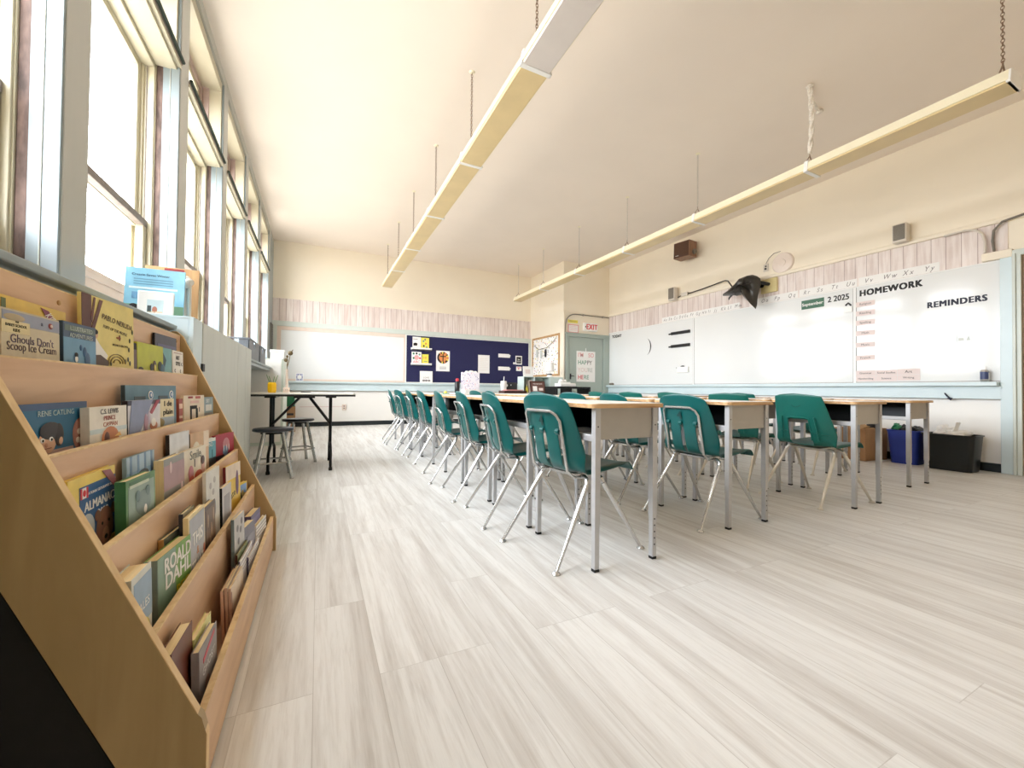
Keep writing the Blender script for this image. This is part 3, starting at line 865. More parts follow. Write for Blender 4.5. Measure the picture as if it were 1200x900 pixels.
# items on the ledge and wall
cn = thing('drink_can', 'blue and silver can at the right end of the marker ledge', 'can', (XR - .065, 1.71, .992))
MB().lathe([(.03, 0), (.034, .006), (.034, .118), (.027, .13), (.026, .132)], 20, M['chrome']).build('can_body', parent=cn)
MB().lathe([(.0345, .028), (.0345, .112)], 20, cm(58, 70, 110)).build('printed_band', parent=cn)
MB().box(-.01, .002, -.0352, -.02, .02, .10, M['white']).cyl((.012, .0, .13), (.03, 0, .17), .004, 8, M['white']).build('straw', parent=cn)
o = MB().lathe([(.045, 0), (.045, .02), (.02, .03)], 12, M['grey_grille']).ell((.03, .02, .03), .09, .05, .03, M['grey_grille']).build('crumpled_cloth'); o.location = (XR - .07, 7.98, .992)
tag(o, 'small grey cloth at the far end of the right marker ledge', 'cloth')
hk = MB().tube([(0, -.045, .862), (.03, -.09, .83), (.055, -.075, .80), (.06, -.09, .785)], .008, 6, M['ink_blue']).ell((.045, -.06, .80), .025, .01, .012, M['ink_blue']).build('coat_hook')
tag(rwt(hk, 2.03), 'dark metal hook on the blue rail near the right edge', 'hook')


def speaker(label, y0, z0, w, h, d, case, grille, tilt=0.0):
    s_ = thing('wall_speaker', label, 'speaker', (XR, y0, z0), (0, 0, RW))
    T = Matrix.Translation((0, -.03, 0)) @ Matrix.Rotation(tilt, 4, 'X')
    MB().box(0, w, -d, 0, 0, h, T=T).build('case', case, s_, bevel=.012, seg=3)
    MB().box(.012, w - .012, -d - .008, -d + .004, .03, h - .012, T=T).build('grille', grille, s_, bevel=.01, seg=3)
    MB().cyl((w / 2, 0, h * .45), (w / 2, -.06, h * .4), .02, 10).build('bracket', case, s_)
    return s_

speaker('grey speaker high on the wall above HOMEWORK', 2.475, 2.765, .14, .235, .11, M['speaker_white'], M['grey_grille'])
speaker('small grey speaker above the left whiteboard', 6.11, 2.745, .16, .265, .12, M['speaker_white'], M['grey_grille'])
bs = thing('wall_speaker', 'brown wooden speaker mounted highest on the right wall', 'speaker', (6.36, 5.78, 3.49), (0, .03, RW + .10))
MB().box(0, .345, 0, .24, 0, .31).build('case', M['brown_case'], bs, bevel=.006)
MB().box(.012, .333, -.008, .004, .012, .298, M['brown']).box(.05, .12, -.0095, -.008, .04, .055, M['chrome']).build('grille', parent=bs)
MB().cyl((.18, .22, .15), (.2, .37, .12), .022, 10, M['grey_grille']).lathe([(.05, 0), (.05, .03)], 14, M['grey_grille'], T=Matrix.Translation((.345, .15, .10)) @ Matrix.Rotation(PI / 2, 4, 'Y')).build('bracket', parent=bs)
wu = thing('wall_unit', 'round white wall unit above the black bag', 'wall unit', (XR, 3.885, 2.94), RW)
MB().lathe([(.165, 0), (.165, .02), (.15, .035), (.06, .042), (.055, .05), (.02, .052)], 32, T=Matrix.Rotation(PI / 2, 4, 'X')).build('disc', cm(238, 224, 214, .4, .02), wu)
o = thing('power_outlet', 'small white outlet with a cord arching to the round wall unit', 'outlet', (XR, 4.20, 2.87), RW)
MB().box(0, .085, -.012, 0, 0, .125).build('cover_plate', M['speaker_white'], o, bevel=.003)
MB().box(.03, .055, -.03, -.011, .03, .06).box(.03, .055, -.016, -.011, .075, .10).build('plug', M['charcoal'], o)
MB().tube([(.05, -.02, .125), (.09, -.012, .21), (.17, -.01, .265), (.28, -.01, .27)], .004, 6).build('cord', M['grey_grille'], o)
o = thing('wall_plate', 'beige square plate behind the black bag', 'wall plate', (XR, 4.22, 2.50), RW)
MB().box(0, .26, -.045, -.008, 0, .23).build('plate', M['beige_plate'], o, bevel=.006)
MB().cyl((.02, -.08, .14), (.02, -.03, .14), .04, 10).build('arm_socket', M['black'], o)

# black bin bag wrapped over a wall-mounted device: folded sheet of gathered plastic
bag = thing('covered_device', 'wall mounted device wrapped in a black bin bag above the whiteboards', 'covered device', (6.44, 4.45, 2.48), RW)
bm = MB()
sil = [(-.30, .075), (-.20, .13), (-.08, .225), (.05, .30), (.14, .325), (.24, .315), (.32, .27), (.37, .22), (.375, .14), (.345, .05), (.33, -.06), (.315, -.20), (.295, -.265), (.25, -.20), (.16, -.10), (.10, -.01), (.06, .03), (.0, .035), (-.04, .02), (-.08, .04), (-.16, .05), (-.25, .065)]
n = len(sil)
ctr = (.14, .14)
rings = 7
vs = []; fs = []
for side in (1, -1):
    base = len(vs)
    for r_ in range(rings + 1):
        t = r_ / rings
        for k, (x, z) in enumerate(sil):
            px = ctr[0] + (x - ctr[0]) * t; pz = ctr[1] + (z - ctr[1]) * t
            ang = math.atan2(z - ctr[1], x - ctr[0])
            dep = .12 * math.sqrt(max(0, 1 - t * t)) * (1 + .35 * math.sin(5 * ang + 1.2 + t * 2)) + .03 * math.sin(11 * ang + 4 * t) * t * (1 - t) * 4
            vs.append((px, -side * dep - .0, pz))
    for r_ in range(rings):
        for k in range(n):
            a = base + r_ * n + k; b = base + r_ * n + (k + 1) % n
            q = (a, b, b + n, a + n)
            fs.append(q if side > 0 else q[::-1])
bm.add(vs, fs)
bm.build('bin_bag', M['black_bag'], bag, smooth=70)
MB().tube([(.25, .0, .2), (.34, .10, .17), (.36, .235, .16)], .028, 10).build('mount_arm', M['black'], bag)
MB().tube([(-.05, -.11, .03), (-.09, -.12, -.02), (-.10, -.115, -.05)], [.02, .014, .006], 8).build('gathered_tail', M['black_bag'], bag)
cb2 = thing('power_cable', 'black cable with a small box running to the black bag', 'cable', (XR, 5.95, 2.80), RW)
MB().tube([(0, -.04, .0), (.12, -.03, .03), (.3, -.03, .03), (.55, -.03, .045), (.85, -.05, .065), (1.0, -.07, .075), (1.12, -.11, .07), (1.22, -.17, .03), (1.30, -.22, -.05), (1.36, -.25, -.12)], .011, 8).build('cable', M['black'], cb2)
MB().box(.09, .24, -.055, 0, -.005, .07).build('junction_box', M['speaker_white'], cb2, bevel=.004)
lc = thing('surface_cable', 'looped cream cable at the right end of the frieze', 'cable', (XR, 1.78, 0), RW)
MB().tube([(-.25, -.045, 2.73), (-.08, -.05, 2.735), (.0, -.05, 2.715), (.055, -.05, 2.65), (.075, -.05, 2.55), (.075, -.05, 2.43)], .012, 8).build('cable', M['speaker_white'], lc)
MB().tube([(.14, -.04, 2.43), (.13, -.045, 2.55), (.14, -.045, 2.66), (.20, -.045, 2.735), (.4, -.045, 2.77)], .012, 8).build('cable', M['grey_grille'], lc)

# vent on the left wall near the back corner
vt = thing('wall_vent', 'grey louvred vent on the left wall by the back corner', 'vent', (XL, 9.42, 1.42), LW)
MB().box(0, .36, -.02, 0, 0, .75).build('frame', M['grey_grille'], vt, bevel=.003)
sl_ = MB()
for k in range(14):
    z = .03 + k * .05
    sl_.prism([(-.034, z), (-.03, z + .004), (-.02, z + .035), (-.02, z + .025)], .025, .335, axis='X')
sl_.build('louvres', M['basket'], vt)

# ================================================================ HANGING LIGHTS
def chain(x, y, z0, z1, links=True):
    c = MB()
    L_ = .034
    n = int((z1 - z0) / (L_ * .72))
    for k in range(n):
        zc = z0 + (k + .5) * (z1 - z0) / n
        h = L_ / 2
        pts = []
        for j in range(8):
            a = 2 * PI * j / 8
            u, v = .009 * math.cos(a), h * math.sin(a)
            pts.append((x + (u if k % 2 else 0), y + (0 if k % 2 else u), zc + v))
        c.tube(pts, .0028, 5, closed=True)
    return c


def strip_light(name, label, xc, joints, zb, first_white, lens, chain_style, y_chain):
    ob = thing(name, label, 'hanging light', (xc, joints[-1], zb))
    y0 = joints[-1]
    hw, ht = .115, .095
    prof = [(-hw, .012), (-hw + .008, 0), (hw - .008, 0), (hw, .012), (hw - .02, ht), (hw - .05, ht + .012), (-hw + .05, ht + .012), (-hw + .02, ht)]
    inner = [(-hw, .014), (hw, .014), (hw - .02, ht), (hw - .05, ht + .012), (-hw + .05, ht + .012), (-hw + .02, ht)]
    for k in range(len(joints) - 1):
        a, b = joints[k] - y0, joints[k + 1] - y0
        MB().prism(inner, a, b).build('housing', M['fix_side'], ob)
        lm = MB()
        lm.prism([(-hw + .006, .014), (-hw + .012, .0), (hw - .012, .0), (hw - .006, .014)], a + .008, b - .008)
        w_ = first_white and k == len(joints) - 2
        q = lm.build('lens', M['lens_white'] if w_ else lens, ob, bevel=.003)
        if w_: q['label'] = 'greyish white lens'
    for k, y in enumerate(joints[1:-1] if True else joints):
        yy = y - y0
        s_ = MB()
        s_.box(-hw - .006, hw + .006, yy - .018, yy + .018, -.006, .003)
        s_.prism([(-hw - .006, -.006), (-hw + .002, -.006), (-hw + .022, ht + .01), (-hw + .012, ht + .01)], yy - .018, yy + .018)
        s_.prism([(hw + .006, -.006), (hw - .012, ht + .01), (hw - .022, ht + .01), (hw - .002, -.006)], yy - .018, yy + .018)
        s_.build('strap', M['white'], ob, bevel=.002)
    for y, sgn in ((joints[0], 1), (joints[-1], -1)):
        MB().prism(prof, y - y0 - (.0 if sgn < 0 else -.0) - .012, y - y0 + .012).build('end_cap', M['white'], ob, bevel=.003)
    for y in y_chain:
        yy = y - y0
        MB().tube([(-.07, yy, ht + .012), (0, yy, ht + .10), (.07, yy, ht + .012)], .006, 6).tube([(0, yy, ht + .10), (0, yy, ht + .13)], .005, 6).build('hanger', M['rust'], ob)
        if chain_style(y) == 'rope':
            rp = MB()
            for s0 in (-.012, .012):
                pts = [(s0 * math.cos(k * .9), yy + s0 * math.sin(k * .9) - .02 * math.sin(PI * k / 18), ht + .12 + (ZC - zb - ht - .13) * k / 18) for k in range(19)]
                rp.tube(pts, .014, 6)
            rp.tube([(0, yy, ZC - zb - .01), (.17, yy + .06, ZC - zb - .07), (.36, yy + .12, ZC - zb - .05), (.50, yy + .16, ZC - zb - .008)], .014, 6)
            for (px, py) in ((0, yy), (.50, yy + .16)):
                rp.ell((px, py, ZC - zb - .018), .035, .035, .018)
            rp.build('rope', M['rope'], ob)
        else:
            c = chain(0, yy, ht + .12, ZC - zb - .005); c.build('chain', M['rust'] if chain_style(y) == 'rust' else M['chrome_warm'], ob)
            MB().lathe([(.03, 0), (.018, -.012)], 10, c=(0, yy, ZC - zb)).build('ceiling_hook', M['fix_side'], ob)
    return ob

J1 = [9.08, 7.72, 6.42, 5.07, 3.73, 2.41, 1.05]
strip_light('strip_light', 'long hanging strip light nearer the windows, yellowed lenses', 1.325, J1, 3.07, True, M['lens_tan'], lambda y: 'rust', [9.02, 7.72, 6.40, 5.06, 3.72, 2.40])
J2 = [8.98, 7.66, 6.32, 4.98, 3.65, 2.31, 1.0]
strip_light('strip_light', 'long hanging strip light nearer the whiteboards, one rope among its chains', 4.475, J2, 3.07, False, M['lens_tan'], lambda y: 'rope' if abs(y - 2.33) < .1 else ('rust' if y < 1.5 else 'nickel'), [8.93, 7.70, 6.34, 5.01, 3.67, 2.33, 1.05])

# ================================================================ DESKS
def make_desk():
    d = thing('school_desk', 'x', 'desk', (0, 0, 0))
    HX, HY = .195, .285
    # rounded top: laminate with a tan band
    def outline(ex):
        a, b, r = .228 + ex, .312 + ex, .035
        pts = []
        for cx, cy, s0 in ((a - r, b - r, 0), (-a + r, b - r, 1), (-a + r, -b + r, 2), (a - r, -b + r, 3)):
            for k in range(5):
                t = s0 * PI / 2 + k * PI / 8
                pts.append((cx + r * math.cos(t), cy + r * math.sin(t)))
        return pts
    top = MB().prism(outline(-.004), .772, .7905, axis='Z').build('desktop', M['desk_top'], d)
    MB().prism(outline(0), .7685, .7875, axis='Z').build('edge_band', M['desk_edge'], top)
    bx = MB()
    bx.box(-.165, .165, -HY + .010, -HY + .018, .617, .768, M['desk_grey'])
    bx.box(-.165, .165, HY - .018, HY - .010, .617, .768, M['desk_grey'])
    bx.box(.160, .168, -HY + .018, HY - .018, .617, .768, M['desk_grey'])
    bx.box(-.16, .16, -HY + .019, HY - .019, .617, .624, M['desk_dark'])
    bx.box(.152, .159, -HY + .019, HY - .019, .624, .766, M['desk_dark'])
    bx.box(-.15, .152, -HY + .0185, -HY + .022, .624, .766, M['desk_dark'])
    bx.box(-.15, .152, HY - .022, HY - .0185, .624, .766, M['desk_dark'])
    bx.box(-.17, .152, -HY + .019, HY - .019, .762, .7675, M['desk_dark'])
    bx.build('book_box', None, d)
    MB().box(-.19, -.166, -HY + .02, HY - .02, .606, .640).build('front_rail', M['leg_grey'], d, bevel=.004)
    for sx in (-1, 1):
        for sy in (-1, 1):
            x, y = sx * (HX - .015), sy * (HY - .015)
            lg = MB().box(x - .015, x + .015, y - .015, y + .015, .22, .768, M['leg_grey'])
            lg.box(x - .0128, x + .0128, y - .0128, y + .0128, .012, .22, M['leg_grey'])
            if sx > 0:
                for k in range(6):
                    z = .075 + k * .032
                    lg.cyl((x, y - .0135, z), (x, y + .0135, z), .0045, 8, M['hole'])
            lg.cyl((x - sx * .0, y - .0155, .68), (x, y + .0155, .68), .004, 8, M['hole'])
            L1 = lg.build('leg', None, d, bevel=0)
            MB().box(x - .0145, x + .0145, y - .0145, y + .0145, 0, .014).build('foot_cap', M['rubber'], L1, bevel=.003)
    return d

DX = {1: 1.365, 2: 2.48, 3: 3.745, 4: 5.045}
rowname = {1: 'row nearest the windows', 2: 'second row from the windows', 3: 'third row from the windows', 4: 'row nearest the whiteboards'}
DY = {1: [1.80, 2.456, 3.09, 3.72, 4.74, 5.39, 6.03, 6.67],
      2: [1.925, 2.57, 3.22, 3.87, 4.52, 5.17, 5.82],
      3: [1.83, 2.475, 3.125, 3.775, 4.425, 5.08],
      4: [1.985, 2.635, 3.285, 4.35]}
proto = make_desk()
first = True
for r_ in (1, 2, 3, 4):
    for k, y in enumerate(DY[r_]):
        o = proto if first else copy_tree(proto)
        first = False
        o.location = (DX[r_], y, 0)
        o['label'] = 'grey school desk, %s from the near end of the %s' % (ORD[k], rowname[r_])
        o['group'] = 'school desks in the ' + rowname[r_]
nbk = thing('notebook', 'grey notebook lying inside the nearest desk', 'notebook', (1.28, 1.72, .6245), .2)
MB().box(-.09, .10, -.12, .12, 0, .004).box(-.09, .10, -.12, .12, .014, .018).build('cover', M['grey_grille'], nbk)
MB().box(-.085, .097, -.117, .117, .004, .014).build('pages', M['white_paper'], nbk)

# ================================================================ CHAIRS
def leg_set(parent, m):
    for sx in (-1, 1):
        x0, x1 = (.045, .290) if sx > 0 else (-.045, -.290)
        s_ = MB()
        pts = [(x0, -.185, .385)]
        bar = [(x0, y, .408) for y in (-.155, .155)]
        s_.tube([(x0 + sx * .012, -.185, .375), (x0 + sx * .005, -.178, .395), (x0, -.155, .408), (x0, .155, .408), (x0 + sx * .005, .178, .395), (x0 + sx * .012, .185, .375)], .0125, 10)
        s_.build('cross_tube', m, parent)
        for sy in (-1, 1):
            a = Vector((x0 + sx * .012, sy * .185, .375)); b = Vector((x1, sy * .235, .012))
            lg = MB().tube([a, a.lerp(b, .03), a.lerp(b, .55), a.lerp(b, .62), b], [.0125, .0135, .0130, .0105, .0085], 10).build('leg', m, parent)
            MB().lathe([(.019, 0), (.021, .004), (.017, .010), (.009, .016)], 12, c=(b.x + sx * .003, b.y, 0)).build('glide', m, lg)
    for sy in (-.135, .135):
        MB().box(-.10, .10, sy - .01, sy + .01, .413, .425).build('seat_bracket', m, parent)


def shell(kind):
    prof = [(.288, .415), (.285, .438), (.262, .452), (.18, .452), (.08, .444), (-.02, .434), (-.085, .430), (-.128, .440), (-.155, .470), (-.168, .520), (-.178, .575), (-.19, .640), (-.202, .70), (-.213, .76), (-.221, .81), (-.224, .835)]
    NU = 20
    us = [-1 + 2 * i / (NU - 1) for i in range(NU)]
    vs = []; fs = []
    n = len(prof)
    for j, (x, z) in enumerate(prof):
        t = j / (n - 1)
        if z < .46 and x > -.1:
            hw = .192 + .02 * (1 - max(0, (x - .0)) / .29)
        else:
            hw = .222 if kind == 'A' else .232
        if j >= 9:
            q = (z - .52) / (.835 - .52)
            hw = (.222 - .022 * q) if kind == 'A' else (.236 - .052 * q)
        for u in us:
            y = u * hw
            xx, zz = x, z
            e = abs(u)
            if j >= 7:
                q = min(1, (j - 6) / 3)
                top = max(0, (z - .52) / .315)
                xx += (.075 - .05 * top) * q * e ** 2.6
                if j < 9: zz += .012 * e ** 3
            else:
                zz += .018 * e ** 3 * min(1, j / 2)
                if j in (3, 4, 5, 6) and e > .99: zz -= .022
                if j in (1, 2): xx -= .02 * e ** 4
            if kind == 'A' and j >= 13:
                # arched, well rounded top
                lim = [.985, .95, .86][j - 13]
                y = u * hw * (1 - (1 - lim) * (e ** 1.5))
                zz -= (j - 12) * .010 * e ** 2.4
            if kind == 'B' and j >= 14:
                zz -= .006 * e ** 4 + (.004 if j == 15 else 0) * e
                y = u * hw * (.992 if j == 15 else 1)
            if kind == 'B' and j >= 13:
                zz += .008 * (1 - e)
            vs.append((xx, y, zz))
    for j in range(n - 1):
        for i in range(NU - 1):
            if kind == 'A' and 7 <= j <= 10 and i in (4, 9, 14):
                continue
            if kind == 'B' and 7 <= j <= 10 and 6 <= i <= 12:
                continue
            a = j * NU + i
            fs.append((a, a + 1, a + 1 + NU, a + NU))
    mb = MB(); mb.add(vs, fs)
    return mb


def make_chair(kind, loop_drop=0.0):
    c = thing('classroom_chair', 'x', 'chair')
    m = M['teal'] if kind == 'A' else M['teal_b']
    sh = shell(kind).build('shell', m, c, smooth=60, solid=.007, subsurf=1)
    # rolled lip over the slots / edge of the opening
    if kind == 'A':
        for yy in (-.110, 0.0, .110):
            xo = .011 if yy else 0
            MB().prism([(-.2005 + xo, .625), (-.212 + xo, .636), (-.212 + xo, .648), (-.200 + xo, .658)], yy - .014, yy + .014).build('slot_hood', m, sh, bevel=.003)
    else:
        rb = MB()
        rb.tube([(-.192, -.082, .648), (-.196, -.05, .656), (-.196, .05, .656), (-.192, .082, .648), (-.172, .088, .56), (-.158, .088, .48)], .006, 6)
        rb.tube([(-.192, -.082, .648), (-.172, -.088, .56), (-.158, -.088, .48)], .006, 6)
        for sy in (-1, 1):
            rb.tube([(-.196, sy * .125, .66), (-.178, sy * .135, .57), (-.16, sy * .14, .48)], .005, 6)
            rb.tube([(-.172, sy * .09, .545), (-.160, sy * .15, .535), (-.125, sy * .205, .53)], .005, 6)
        rb.build('rib', m, sh)
    leg_set(c, M['chrome'] if kind == 'A' else M['chrome_warm'])
    if kind == 'A':
        zt = .745 - loop_drop
        def bx(z): return -.148 - .012 - max(0, (z - .46)) * .205
        pts = [(-.06, -.14, .405), (-.11, -.142, .41), (-.150, -.142, .445)]
        pts += [(bx(z) + .008, -.140, z) for z in (.52, .60, zt - .05)]
        pts += [(bx(zt - .02) - .002, -.128, zt - .018), (bx(zt) - .010, -.10, zt)]
        full = pts + [(p[0], -p[1], p[2]) for p in pts[::-1]]
        MB().tube(full, .0075, 8).build('back_loop', M['chrome'], c)
        mk = MB().text('4', .07, 0, .69, 0, M['marker'], 'CENTER', bold=.002, T=Matrix.Translation((-.2115, 0, 0)) @ Matrix.Rotation(-PI / 2, 4, 'Z') @ Matrix.Translation((0, 0, .69)) @ Matrix.Rotation(.19, 4, 'X') @ Matrix.Translation((0, 0, -.69)))
        mk.build('painted_mark', parent=sh)
    else:
        mk = MB().tube([(-.2195, .03, .752), (-.2185, .015, .740), (-.2185, -.005, .736), (-.219, -.025, .744), (-.2195, -.038, .752)], .0014, 5)
        mk.build('moulded_mark', M['marker'], sh)
    return c

CA = make_chair('A'); CB = make_chair('B'); CL = make_chair('A', .075)
used = {id(CA): False, id(CB): False, id(CL): False}
CH = {1: [(1.262, 1.848, 7, 'A'), (1.235, 2.478, -6, 'A'), (1.245, 3.107, -6, 'A'), (1.23, 3.748, -6, 'L'), (1.29, 4.764, -2, 'A'), (1.28, 5.416, -2, 'A'), (1.25, 6.06, 7, 'A'), (1.245, 6.696, -5, 'A')],
      2: [(2.39, 1.926, 0, 'A'), (2.35, 2.56, -6, 'A'), (2.36, 3.198, 6, 'A'), (2.37, 3.848, 4, 'A'), (2.34, 5.128, -2, 'A'), (2.36, 5.804, 7, 'A')],
      3: [(3.62, 1.854, -6, 'B'), (3.62, 2.50, 6, 'B'), (3.62, 3.14, -4, 'B'), (3.61, 3.77, 3, 'B'), (3.62, 4.42, -6, 'B')],
      4: [(4.90, 2.596, -2, 'B'), (4.92, 3.268, 4, 'B'), (4.90, 4.388, 1, 'B')]}
kindtxt = {'A': 'teal slotted chair', 'L': 'teal chair with low chrome loop', 'B': 'teal square-holed chair'}
for r_ in (1, 2, 3, 4):
    for k, (x, y, a, kd) in enumerate(CH[r_]):
        src = {'A': CA, 'B': CB, 'L': CL}[kd]
        if not used[id(src)]:
            o = src; used[id(src)] = True
        else:
            o = copy_tree(src)
        o.location = (x, y, 0); o.rotation_euler = (0, 0, math.radians(a))
        o['label'] = '%s, %s from near end of the %s' % (kindtxt[kd], ORD[k], rowname[r_])
        o['group'] = 'chairs in the ' + rowname[r_]

# ================================================================ BOOK DISPLAY RACK (near left)
YN, YF = 1.00, 2.42
rk = thing('book_display_rack', 'birch tiered book display rack in the left foreground', 'book rack', (-.40, (YN + YF) / 2, 0))
ox, oy = .40, -(YN + YF) / 2
LIP = [(-.60, 1.094), (-.53, .905), (-.44, .72), (-.358, .54), (-.285, .355), (-.20, .18)]
def side(y0, y1):
    front = [(-.188, 0.0), (-.188, .165), (-.196, .20), (-.205, .212)]
    up_ = [(-.52, .93), (-.592, 1.09), (-.612, 1.11), (-.63, 1.112)]
    back = [(-.725, 1.085), (-.655, .93), (-.50, .565), (-.312, .129), (-.262, 0.0)]
    return MB().prism([(a + ox, b) for a, b in front + up_ + back], y0 + oy, y1 + oy)
for (a, b) in ((YN - .022, YN), (YF, YF + .022)):
    side(a, b).build('side_panel', M['birch_side'], rk)
    e = MB()
    e.prism([(a_ + ox, b_) for a_, b_ in ((-.187, .0), (-.187, .165), (-.204, .213), (-.52, .931), (-.591, 1.091), (-.613, 1.113), (-.63, 1.1135), (-.63, 1.109), (-.612, 1.107), (-.595, 1.088), (-.523, .928), (-.208, .21), (-.191, .164), (-.191, 0))], a + oy + .001, b + oy - .001)
    e.build('edge_band', M['birch_edge'], rk)
for k, (x, z) in enumerate(LIP):
    zb = (LIP[k + 1][1] - .135) if k < 5 else 0.012
    if k == 5:
        zb = 0.012
    name = 'backboard' if k == 0 else 'front_lip'
    lb = MB().box(x - .013 + ox, x + ox, YN + oy, YF + oy, zb, z - .002).build(name, M['birch'], rk, bevel=.002)
    MB().box(x - .0135 + ox, x + .0005 + ox, YN + oy, YF + oy, z - .004, z).build('edge_band', M['birch_edge'], lb)
    if k < 5:
        x1, z1 = LIP[k + 1]
        MB().box(x + ox, x1 - .013 + ox, YN + oy, YF + oy, z1 - .135, z1 - .125).build('shelf', M['birch'], rk)
for y in (1.42, 2.36):
    MB().lathe([(.006, 0), (.006, .003), (.003, .004)], 10, T=Matrix.Translation((-.60 + ox, y + oy, 1.06)) @ Matrix.Rotation(PI / 2, 4, 'Y')).build('screw', M['cork'], rk)
# black panels added to stand in for the deep shade behind the rack
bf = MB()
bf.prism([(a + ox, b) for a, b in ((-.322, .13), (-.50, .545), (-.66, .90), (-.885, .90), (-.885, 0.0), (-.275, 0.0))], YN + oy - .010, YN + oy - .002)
bf.build('shade_panel', M['rubber'], rk)
MB().prism([(a + ox, b) for a, b in ((-.322, .13), (-.50, .545), (-.66, .90), (-.885, .90), (-.885, 0.0), (-.275, 0.0))], YF + oy + .006, YF + oy + .014).build('shade_panel', M['rubber'], rk)


# ---------------------------------------------------------------- books in the rack
SQ = [1.0]
NUDGE = {2: (0, .012), 8: (.004, 0), 10: (.006, 0), 23: (-.018, 0), 27: (-.009, .096), 28: (0, .012), 29: (.012, .024), 31: (-.006, 0), 32: (0, .012), 37: (0, .072), 42: (0, .048), 44: (.006, -.012), 45: (.003, 0), 46: (-.006, -.048), 47: (-.006, -.024)}
COUNT = [0]
HID = {1: .125, 2: .112, 3: .095, 4: .065, 5: .03}
SHZ = {1: .905 - .125, 2: .72 - .125, 3: .54 - .125, 4: .355 - .125, 5: .056}
def book(label, row, xl, yl, w, yaw, zt, t=.012, art=None, cover=None, spine=None, lean=None, roll=0.0, group=True, zbase=None, page=True, name='book'):
    """front cover's left edge at (xl, yl) at the top; leans back against the board behind it"""
    z0 = SHZ[row] if zbase is None else zbase
    h = zt - z0
    if lean is None: lean = .03
    yw = math.radians(yaw)
    # keep the book inside its pocket: behind the lip, in front of the board behind it
    front = LIP[row][0] - .016 - lean * h - w * math.sin(yw)
    if xl > front:
        k = front / xl
        xl, yl, w, zt = front, yl * k, w * k, .85 + (zt - .85) * k
        h = zt - z0
    room = xl - LIP[row - 1][0] - .002
    if t > room:
        if room < .008:
            xl = LIP[row - 1][0] + .011; room = .008
        t = room - .005 if room > .014 else room - .001
    # the empty's origin: bottom-left-front corner of the book
    off = math.sin(lean) * h
    ox_ = xl + off * math.cos(yw); oy_ = yl - off * math.sin(yw)
    r = thing(name, label, 'book', (ox_, oy_, z0 + .0022), (-lean, roll, PI / 2 - yw), 'books in the display rack')
    nx, ny = NUDGE.get(COUNT[0], (0, 0)); COUNT[0] += 1
    r.location.x += nx; r.location.y += ny
    h = h / math.cos(lean)
    cv = cover or M['white_paper']; sp = spine or cv
    c = MB()
    c.box(0, w, 0, .0012, 0, h, cv)
    c.box(0, w, t - .0012, t, 0, h, cv)
    c.box(-.0012, 0, 0, t, 0, h, sp)
    if art:
        hid = HID[row] if zbase is None else .03
        k_ = (h - hid) / h; SQ[0] = k_
        q = MB(); art(q, w, h, -.0006)
        SQ[0] = 1.0
        for mtl in q.mats: c.mi(mtl)
        base = len(c.v)
        c.v += [Vector((v.x, v.y, hid + v.z * k_)) for v in q.v]
        c.f += [[i + base for i in f] for f in q.f]
        c.m += [c.mi(q.mats[k]) for k in q.m]
    c.build('cover', parent=r)
    if page:
        MB().box(.0, w - .003, .0012, t - .0012, .002, h - .003).build('pages', M['page'], r)
    return r

def R_(c, x0, x1, y, z0, z1, m):
    c.box(x0, x1, y, y + .0007, z0, z1, m)

def E_(c, x, z, rx, rz, y, m):
    c.ell((x, y, z), rx * (.35 + .65 * SQ[0]), .0009, rz, m)

def TX(c, s, size, x, z, y, m, **k):
    g = .82 / max(.3, SQ[0]) if SQ[0] < 1 else 1.0
    k['sx'] = k.get('sx', 1.0) * (.86 / g if SQ[0] < 1 else 1.0)
    if k.get('offset'):
        k['bold'] = k.pop('offset') * .5
    c.text(s, size * g, x, z, y, m, 'CENTER', ext=.0002, **k)

W_, K_ = M['white_paper'], M['ink']

def a_kids(c, w, h, y):
    R_(c, w * .12, w * .98, y, 0, h * .80, cm(92, 44, 84)); R_(c, w * .13, w * .22, y - .0005, h * .70, h * .78, W_); E_(c, w * .175, h * .74, .008, .009, y - .0006, M['red'])
    c.prism([(w * .55, h * .96), (w * .68, h * .93), (w * .86, h * .66), (w * .73, h * .66)], y - .001, y - .0005, cm(130, 40, 70))
    TX(c, 'KIDS', .03, w * .72, h * .78, y - .0012, W_, rot=-.9)
    R_(c, 0, w * .06, y - .0004, h * .5, h * .95, cm(96, 110, 60))
book('yellow bordered book with maroon band behind the beige paperback in the top tier', 1, -.585, 1.184, .234, 0, 1.033, .008, a_kids, cm(232, 196, 84))

def a_ghouls(c, w, h, y):
    R_(c, w * .02, w, y, h * .68, h * .96, cm(156, 160, 178)); R_(c, 0, w, y, 0, h * .66, cm(214, 200, 168))
    E_(c, w * .2, h * .83, .05, .018, y - .0004, cm(186, 166, 130)); R_(c, 0, w * .44, y - .0008, h * .50, h * .76, cm(226, 210, 160))
    TX(c, 'THE', .007, w * .23, h * .74, y - .0012, K_); TX(c, 'BAILEY SCHOOL', .010, w * .22, h * .66, y - .0012, K_, sx=1.0); TX(c, 'KIDS', .011, w * .22, h * .56, y - .0012, K_)
    TX(c, "Ghouls Don't", .030, w * .5, h * .38, y - .0006, cm(84, 66, 96)); TX(c, 'Scoop Ice Cream', .030, w * .5, h * .22, y - .0006, cm(84, 60, 66), sx=.9)
    E_(c, w * .82, h * .81, .014, .015, y - .0006, cm(150, 60, 60)); E_(c, w * .83, h * .81, .008, .009, y - .0012, cm(220, 200, 190))
    TX(c, 'a', .018, w * .66, h * .82, y - .0006, cm(90, 90, 120))
book('beige paperback titled about ghouls and ice cream in the top tier', 1, -.565, 1.144, .19, 1.0, 1.002, .012, a_ghouls, cm(206, 192, 160))

